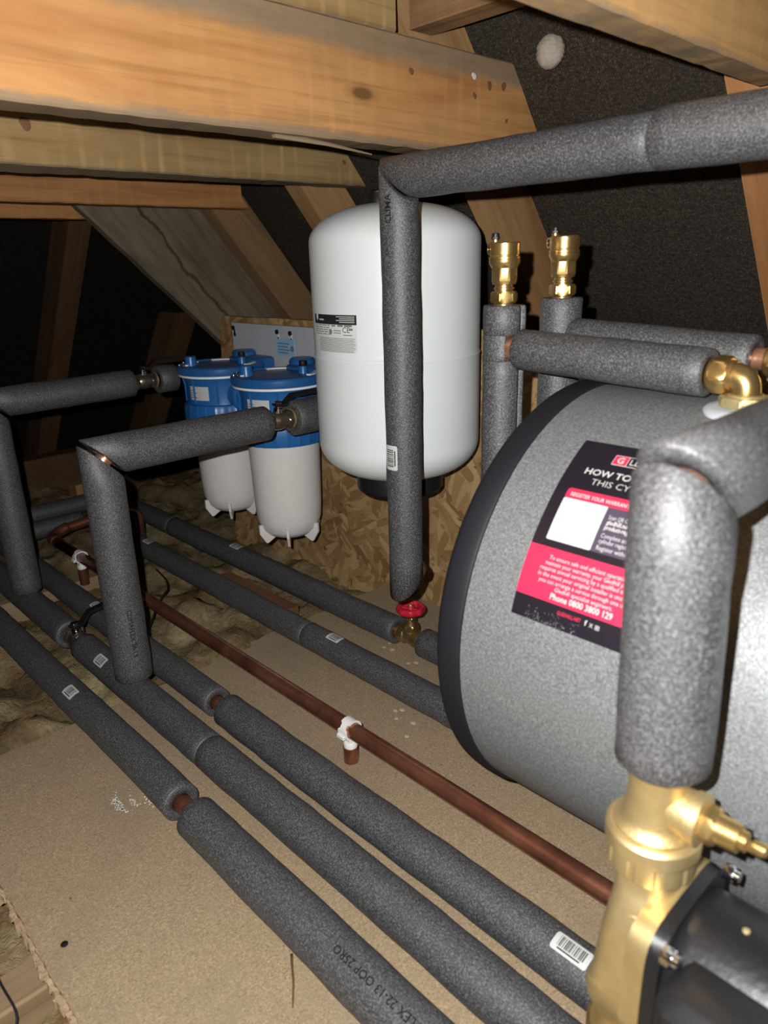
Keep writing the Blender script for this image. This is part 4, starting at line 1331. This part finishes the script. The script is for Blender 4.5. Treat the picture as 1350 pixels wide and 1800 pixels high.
def cradle(x):
    n = 20
    V, F = [], []
    for i in range(n + 1):
        a = math.radians(-128 + 76 * i / n)
        V += [(x - 0.02, cyc + CR * 1.001 * math.cos(a), czc + CR * 1.001 * math.sin(a)), (x + 0.02, cyc + CR * 1.001 * math.cos(a), czc + CR * 1.001 * math.sin(a))]
        yb = cyc + CR * 1.001 * math.cos(a)
        V += [(x - 0.02, yb, 0.047), (x + 0.02, yb, 0.047)]
    for i in range(n):
        q = i * 4
        F += [(q, q + 1, q + 5, q + 4), (q + 2, q + 6, q + 7, q + 3), (q, q + 4, q + 6, q + 2), (q + 1, q + 3, q + 7, q + 5)]
    F += [(0, 2, 3, 1), (n * 4, n * 4 + 1, n * 4 + 3, n * 4 + 2)]
    return V, F


for x in (0.05, 0.40):
    obj('cradle', join(cradle(x), box(x - 0.02, x + 0.02, cyc - 0.135, cyc - 0.105, 0.0005, 0.05), box(x - 0.02, x + 0.02, cyc + 0.02, cyc + 0.05, 0.0005, 0.05)), M['black'], cyl, None)
# thermoplastic collars under the elbows
for x, y in ((-0.2322, 0.6309), (-0.206, 0.694)):
    zz = czc + math.sqrt(CR ** 2 - (y - cyc) ** 2)
    obj('boss_collar', join(lathe([(0.0250, -0.010), (0.0250, 0.0010), (0.0225, 0.0028), (0.0155, 0.0032)], (x - 0.003, y - 0.003, zz), (0, (y - cyc), zz - czc), 36)), M['bracket'], cyl)

LX0, LA0 = -0.3285, 16.7                                     # label's lower far corner
lfn = on_pipe_x(LX0, cyc, czc, CR, LA0)
DEG = CR * math.pi / 180
LW, LHT = 0.1200, (60.1 - 16.7) * DEG
va = lambda deg: (deg - LA0) * DEG
lab = obj('service_label', wrap(rect2d(0, LW, 0, LHT, 2, 40), lfn, 0.0004), M['lab_dark'], cyl, True)
lab['label'] = 'black and red service label with white lettering'


def lrect(name, mat, u0, u1, a0, a1, off=0.0007, rad=0.0):
    return obj(name, wrap(rect2d(u0, u1, va(a0), va(a1), 3, 20, rad), lfn, off), M[mat], lab, True)


lrect('red_block', 'lab_red', 0.0, LW, 21.5, 32.55)
lrect('red_heading', 'lab_red', 0.0118, LW - 0.006, 43.9, 46.6, rad=0.0025)
lrect('white_panel', 'lab_white', 0.0118, 0.0525, 34.15, 44.15, 0.0008, 0.0012)
lrect('plum_panel', 'lab_mid', 0.0525, LW - 0.006, 34.15, 44.15, 0.0008)


def lt(s, u, a, size, bold=0.0, mat='lab_white', width=None, align='LEFT', name='lettering', off=0.0011):
    """Lettering at U, baseline at angle A, drawn to WIDTH if one is given."""
    V, F = text2d(s, size, 0.0, bold, 'LEFT', 1.0)
    x0, x1 = min(v[0] for v in V), max(v[0] for v in V)
    k = width / (x1 - x0) if width else 1.0
    w = (x1 - x0) * k
    du = u - (w / 2 if align == 'CENTER' else 0.0)
    V = [((x - x0) * k + du, y + va(a)) for x, y in V]
    return obj(name, wrap((V, F), lfn, off), M[mat], lab, None)


# the maker's sign: a red box with a G, the rest of the name in an outlined box beside it
lrect('sign_outline', 'lab_white', 0.0352, 0.0850, 54.35, 57.15, 0.0007, 0.0006)
lrect('sign_field', 'lab_dark', 0.0482, 0.0845, 54.5, 57.0, 0.0009)
lrect('sign_box', 'lab_red', 0.0357, 0.0477, 54.5, 57.0, 0.0009)
lt('G', 0.0388, 54.95, 0.0090, 0.02, width=0.0060)
lt('LEDHILL', 0.0503, 54.95, 0.0086, 0.006, width=0.0320)
lt('HOW TO REGISTER', 0.0177, 50.75, 0.0086, 0.020, width=0.0860)
lt('THIS CYLINDER', 0.0280, 48.35, 0.0082, -0.008, width=0.0660)
lt('REGISTER YOUR WARRANTY', 0.0163, 44.75, 0.0050, 0.014, width=0.0555)
for s_, a_, b_, w_ in (('Scan QR Code', 41.5, 0.0, 0.0220), ('gledhill.net/', 40.35, 0.024, 0.0205), ('product-reg', 39.2, 0.024, 0.0200), ('Complete and', 37.4, 0.0, 0.0235), ('cylinder registration', 36.2, 0.0, 0.0330), ('Register within', 34.75, 0.0, 0.0265)):
    lt(s_, 0.0568, a_, 0.0052, b_, width=w_)
for s_, a_, w_ in (('To ensure safe and efficient operation and', 30.15, 0.0770), ('maintain your warranty, your Gledhill product', 28.95, 0.0810), ('requires annual servicing by a qualified engineer.', 27.75, 0.0880),
                   ('In the event your original installer is unavailable', 26.45, 0.0880), ('you can arrange a service through one of our', 25.2, 0.0840), ('Gledhill specialist engineers.', 23.95, 0.0510)):
    lt(s_, 0.0600, a_, 0.0049, 0.0, width=w_, align='CENTER')
lt('Phone 0800 3800 129', 0.0598, 22.25, 0.0070, 0.022, width=0.0550, align='CENTER')
lt('GLEDHILL.NET', 0.0420, 19.7, 0.0042, 0.010, 'lab_red', width=0.0212)
lt('f', 0.0668, 19.5, 0.0060, 0.02)
lt('X', 0.0708, 19.5, 0.0044, 0.01)
obj('camera_icon', join(*[wrap(rect2d(u0, u1, va(a0), va(a1), 1, 2), lfn, 0.0011) for u0, u1, a0, a1 in ((0.0760, 0.0794, 19.4, 19.52), (0.0760, 0.0794, 20.15, 20.27), (0.0760, 0.0765, 19.4, 20.27), (0.0789, 0.0794, 19.4, 20.27), (0.0771, 0.0783, 19.7, 20.0))]), M['lab_white'], lab, None)
rnd = random.Random(11)
V, F = [], []
for i in range(110):                                         # torn, scuffed spots on the lower edge
    u = 0.012 + rnd.random() * 0.05; v = va(16.75) + abs(rnd.gauss(0, 0.0045))
    w = rnd.uniform(0.0003, 0.0011); k = len(V)
    V += [(u, v), (u + w, v + w * rnd.uniform(-.4, .4)), (u + w * rnd.uniform(.2, .9), v + w * rnd.uniform(.5, 1.4))]
    F.append((k, k + 1, k + 2))
o = obj('scuff', wrap((V, F), lfn, 0.0009), M['ink_grey'], lab, None)
o['kind'] = 'stuff'

# ------------------------------------------------------------------ circulating pump and the blurred pipe above it
fx, fy, fz = -0.1592, 0.3703, 0.5015
FG = thing('lagged_pipe', 'close pale grey lagged pipe with a mitred elbow standing above the circulating pump', 'pipe', (fx, fy, 0.32))
fr = 0.0278
fgs = obj('lagging_sleeve', sleeve([(fx + 0.004, fy + 0.001, 0.3290), (fx, fy, fz - 0.0050)], fr, 0.0145, None, (0, 1, 1), bev=0.004), M['foam'], FG, True)
fgs['label'] = 'upright pale sleeve with faint black print'
obj('lagging_sleeve', sleeve([(fx, fy + 0.0015, fz + 0.0018), (fx, 0.930, fz + 0.002)], fr + 0.0005, 0.0145, (0, 1, 1), None, bev=0.004), M['foam'], FG, True)
obj('copper_pipe', tube([(fx + 0.003, fy, 0.335), (fx, fy, fz - 0.03), (fx, fy, fz), (fx, fy + 0.03, fz), (fx, 0.84, fz + 0.002)], 0.0141, 22, 0.01, 2), M['copper_bright'], FG, True)
printed(fgs, on_pipe_z(fx + 0.002, fy, 0.462, fr + 0.0004, -34, -1), 'CLIMAFLEX 28-13', 0.0115, 0.004, 'print_faint', 'LEFT', 0.0010)

px, py = -0.1562, 0.3722
pv = thing('pump_valve', 'cast brass pump isolating valve with a slotted spindle between pale pipe and pump', 'valve', (px, py, 0.28))
obj('valve_body', join(lathe([(0.0190, 0.3330), (0.0182, 0.320), (0.0175, 0.308), (0.0185, 0.300), (0.0195, 0.292), (0.0215, 0.2875), (0.0248, 0.2850), (0.0252, 0.2815)], (px, py, 0), n=48),
                       lathe([(0.0130, 0.004), (0.0150, 0.012), (0.0150, 0.022), (0.0162, 0.0225), (0.0162, 0.0290), (0.0120, 0.0300)], (px, py, 0.3005), (1, 0.02, 0.01), 36)), M['brass_cast'], pv, 40)
obj('spindle', join(hexnut((px, py, 0.3005), (1, 0.02, 0.01), 0.0122, 0.0295, 0.0375, 0.1), lathe([(0.0090, 0.0375), (0.0088, 0.0500), (0.0060, 0.0505), (0.0060, 0.0540)], (px, py, 0.3005), (1, 0.02, 0.01), 28),
                    box(px + 0.0530, px + 0.0630, py - 0.0022, py + 0.0022, 0.2985, 0.3025), lathe([(0.0038, 0.057), (0.0040, 0.0585), (0.0040, 0.0640), (0.0030, 0.0650)], (px, py, 0.3005), (1, 0.02, 0.01), 18)), M['brass'], pv)
slots = lambda t_, h_: 1.0 - (0.045 if math.cos(10 * t_) > 0.55 and h_ < 0.270 else 0.0)
obj('union_nut', lathe([(0.0240, 0.2530), (0.0262, 0.2540), (0.0266, 0.2565), (0.0266, 0.2690), (0.0288, 0.2705), (0.0292, 0.2755), (0.0288, 0.2805), (0.0268, 0.2825), (0.0255, 0.2828)], (px, py, 0), n=120, mod=slots), M['brass_pump'], pv, 30)

pump = thing('circulating_pump', 'circulating pump with a brass body and a black ribbed motor housing below the pale pipe', 'pump', (px, py, 0.05))
pz = 0.1960


def pump_body():
    """Brass body: neck from the union nut, slanting into a round volute, then down to the lower port."""
    secs = [  # z, centre x, centre y, half width x, half width y
        (0.2560, px, py, 0.0205, 0.0205), (0.2480, px + 0.002, py + 0.003, 0.0195, 0.0230), (0.2400, px + 0.003, py + 0.005, 0.0190, 0.0285), (0.2290, px + 0.003, py + 0.004, 0.0190, 0.0330),
        (0.2140, px + 0.001, py + 0.002, 0.0190, 0.0345), (0.2000, px, py, 0.0190, 0.0345), (0.1850, px - 0.001, py - 0.001, 0.0190, 0.0340), (0.1700, px - 0.002, py - 0.002, 0.0200, 0.0335),
        (0.1550, px - 0.004, py - 0.003, 0.0215, 0.0325), (0.1400, px - 0.004, py, 0.0215, 0.0300), (0.1280, px - 0.002, py, 0.0200, 0.0245), (0.1180, px, py, 0.0200, 0.0200), (0.0950, px, py, 0.0200, 0.0200)]
    n = 40
    V, F = [], []
    for z, xc_, yc_, a, b in secs:
        for k in range(n):
            t_ = 2 * math.pi * k / n
            e = 0.55
            cs, sn = math.cos(t_), math.sin(t_)
            V.append((xc_ + a * math.copysign(abs(cs) ** e, cs), yc_ + b * math.copysign(abs(sn) ** e, sn), z))
    for i in range(len(secs) - 1):
        for k in range(n):
            q = (k + 1) % n
            F.append((i * n + q, i * n + k, (i + 1) * n + k, (i + 1) * n + q))
    F.append(tuple(range(n))); F.append(tuple(reversed([(len(secs) - 1) * n + k for k in range(n)])))
    return V, F


obj('pump_body', pump_body(), M['brass_pump'], pump, 50)
def body_line(pts):
    out = []
    for t_, z, cx_, cy_, a_, b_ in pts:
        cs, sn = math.cos(t_), math.sin(t_)
        out.append((px + cx_ + a_ * math.copysign(abs(cs) ** 0.55, cs), py + cy_ + b_ * math.copysign(abs(sn) ** 0.55, sn), z))
    return out
obj('port_ridge', tube(body_line([(math.radians(-40 - 12 * k), 0.2335 - 0.0010 * k, 0.003, 0.0045, 0.0190, 0.0312) for k in range(9)]), 0.0022, 10, 0.006, 1), M['brass_pump'], pump, 40)
obj('port_ridge', tube(body_line([(math.radians(-95 - 12 * k), 0.1660 - 0.0015 * k, -0.0025, -0.0022, 0.0203, 0.0332) for k in range(6)]), 0.0022, 10, 0.006, 1), M['brass_pump'], pump, 40)
sq = []
for k in range(32):                                          # motor flange: a rounded square
    t_ = 2 * math.pi * k / 32
    sq.append((math.copysign(abs(math.cos(t_)) ** 0.42, math.cos(t_)), math.copysign(abs(math.sin(t_)) ** 0.42, math.sin(t_))))
def prism_x(x0, x1, s0, s1=None):
    s1 = s1 or s0
    V = [(x0, py + a * s0, pz + b * s0) for a, b in sq] + [(x1, py + a * s1, pz + b * s1) for a, b in sq]
    F = [tuple(reversed(range(32))), tuple(range(32, 64))] + [(i, (i + 1) % 32, 32 + (i + 1) % 32, 32 + i) for i in range(32)]
    return V, F
obj('volute_flange', prism_x(px + 0.0110, px + 0.0240, 0.0480, 0.0490), M['brass_pump'], pump, 40)
obj('motor_flange', prism_x(px + 0.0240, px + 0.0320, 0.0485, 0.0475), M['black_cast'], pump, 40)
fin = lambda t_, h_: 1.0 + (0.0 if h_ < 0.006 else 0.0)
obj('motor_housing', lathe([(0.0450, 0.0), (0.0470, 0.004), (0.0478, 0.010), (0.0478, 0.085), (0.0465, 0.092), (0.0420, 0.098), (0.0, 0.099)], (px + 0.0315, py, pz), (1, 0, 0), 72, cap=False), M['black_cast'], pump, 35)
for a, b in ((1, 1), (-1, 1), (1, -1), (-1, -1)):
    obj('flange_bolt', join(hexnut((px + 0.0320, py + a * 0.0430, pz + b * 0.0400), (1, 0, 0), 0.0062, 0.0, 0.0060, 0.3), lathe([(0.0040, 0.006), (0.0040, 0.0095), (0.0030, 0.0100)], (px + 0.0320, py + a * 0.0430, pz + b * 0.0400), (1, 0, 0), 16)), M['chrome'], pump)
obj('control_box', xform(rbox(-0.048, 0.052, -0.030, 0.030, -0.048, 0.040, 0.008), Matrix.Translation((px + 0.086, py - 0.040, pz - 0.004))), M['black'], pump, 40)
obj('housing_screw', lathe([(0.0022, 0.0470), (0.0022, 0.0485), (0.0012, 0.0490)], (px + 0.062, py, pz), (0, -0.05, 1), 12), M['brass_pale'], pump)
obj('lower_union_nut', lathe([(0.0290, 0.080), (0.0305, 0.083), (0.0305, 0.102), (0.0280, 0.104)], (px, py, 0), n=60), M['brass'], pump, 30)
obj('lower_pipe', lathe([(0.0140, 0.0495), (0.0140, 0.082)], (px, py, 0), n=24), M['copper'], pump)

# ------------------------------------------------------------------ small things
nest_p = Vector((-0.695, 1.007, 0.899))
def nest_geo():
    V, F = lathe([(0.001, -0.0215)] + [(0.0198 * math.sin(math.radians(a)) ** 0.9 * (1 + 0.05 * math.sin(a * 0.35)), -0.0215 * math.cos(math.radians(a))) for a in range(12, 180, 8)] + [(0.001, 0.0215)], nest_p, (0.1, 0.15, 1), 40, cap=False)
    W = []
    for v in V:
        d = Vector(v) - nest_p
        W.append(tuple(nest_p + d * (1 + 0.07 * mnoise.noise(Vector(v) * 110) + 0.04 * mnoise.noise(Vector(v) * 260))))
    return W, F
nest = thing('wasp_nest', 'small round papery wasp nest hanging on the dark felt', 'wasp nest', tuple(nest_p))
obj('paper_shell', nest_geo(), M['insect'], nest, True)
obj('stalk', tube([nest_p + Vector((0, 0.006, 0.008)), nest_p + Vector((0, 0.022, 0.028))], 0.004, 10, 0.01), M['insect'], nest)

c1 = obj('cable', tube([(-0.72, 0.062, -0.030), (-0.655, 0.078, -0.0175), (-0.622, 0.076, -0.0185), (-0.604, 0.079, -0.0185), (-0.588, 0.082, -0.024), (-0.575, 0.070, -0.028), (-0.590, 0.052, -0.028), (-0.64, 0.03, -0.028)], 0.0012, 8, 0.008, 6), M['cable'], smooth=True)
tag(c1, 'thin black cable looping over the pale joist beside the loft boards', 'cable')
c2 = obj('cable', tube([(-1.392, 0.632, 0.010), (-1.352, 0.628, 0.006), (-1.318, 0.617, 0.012), (-1.290, 0.606, 0.004), (-1.255, 0.580, 0.016), (-1.230, 0.548, 0.006), (-1.190, 0.520, 0.004), (-1.150, 0.490, 0.006), (-1.12, 0.476, -0.004)], 0.0018, 8, 0.008, 3), M['cable'], smooth=True)
tag(c2, 'thin black cable wandering over the insulation beside the copper pipe', 'cable')
sc = thing('screw', 'single dark screw head sunk in the front loft board', 'screw', (-0.614, 0.133, 0.0))
obj('head', lathe([(0.0036, 0.0003), (0.0036, 0.0012), (0.0022, 0.0018)], (-0.614, 0.133, 0), n=16), M['black'], sc)
obj('recess', lathe([(0.0014, 0.0017), (0.0014, 0.0020)], (-0.614, 0.133, 0), n=6), M['chrome'], sc)
gs = []
for x, y, r in ((-0.806, 0.749, .0045), (-0.790, 0.753, .0055), (-0.809, 0.765, .0035), (-0.739, 0.740, .0040), (-0.731, 0.750, .0050), (-0.654, 0.640, .0050), (-0.645, 0.619, .0035), (-0.620, 0.628, .0050), (-0.66, 0.632, .004), (-0.605, 0.60, .004)):
    gs.append(lathe([(r * 0.8, 0.0002), (r * 0.7, 0.0005), (r * 0.3, 0.0006)], (x, y, 0), n=16, mod=lambda t_, h_, k=r: 1 + 0.10 * math.sin(2 * t_ + k * 900)))
o = obj('filler_spots', join(*gs), M['spots'], smooth=None)
o['kind'] = 'stuff'
tag(o, 'small white filler spots dripped on the loft boards near the gate valve')
o = obj('twig', tube([(-0.447, 0.283, 0.0012), (-0.434, 0.274, 0.0016), (-0.424, 0.268, 0.0014), (-0.404, 0.252, 0.0012)], lambda s: 0.0013 * (1 - 0.5 * s), 6, 0.006, 1), M['pine_far'], smooth=True)
tag(o, 'thin brown twig lying on the loft board beside the outermost floor pipe', 'twig')

# pale scuff of plaster dust on the front board
rnd = random.Random(21)
V, F = [], []
for i in range(150):
    u = rnd.gauss(0, 0.4)
    st_ = rnd.choice((0, 0, 1, 2))
    x = -0.765 + 0.030 * u + 0.010 * st_; y = 0.255 + 0.016 * st_ + 0.012 * u * u + rnd.gauss(0, 0.0022)
    w = rnd.uniform(0.0006, 0.0024); k = len(V)
    V += [(x, y, 0.0004), (x + w, y + w * rnd.uniform(-0.3, 0.6), 0.0004), (x + w * rnd.uniform(0.4, 1.2), y + w, 0.0004), (x - w * 0.2, y + w * 0.8, 0.0004)]
    F.append((k, k + 1, k + 2, k + 3))
o = obj('plaster_scuff', (V, F), M['caulk'], smooth=None)
o['kind'] = 'stuff'
tag(o, 'pale scuff of plaster dust on the front loft board beside the outermost pipe')
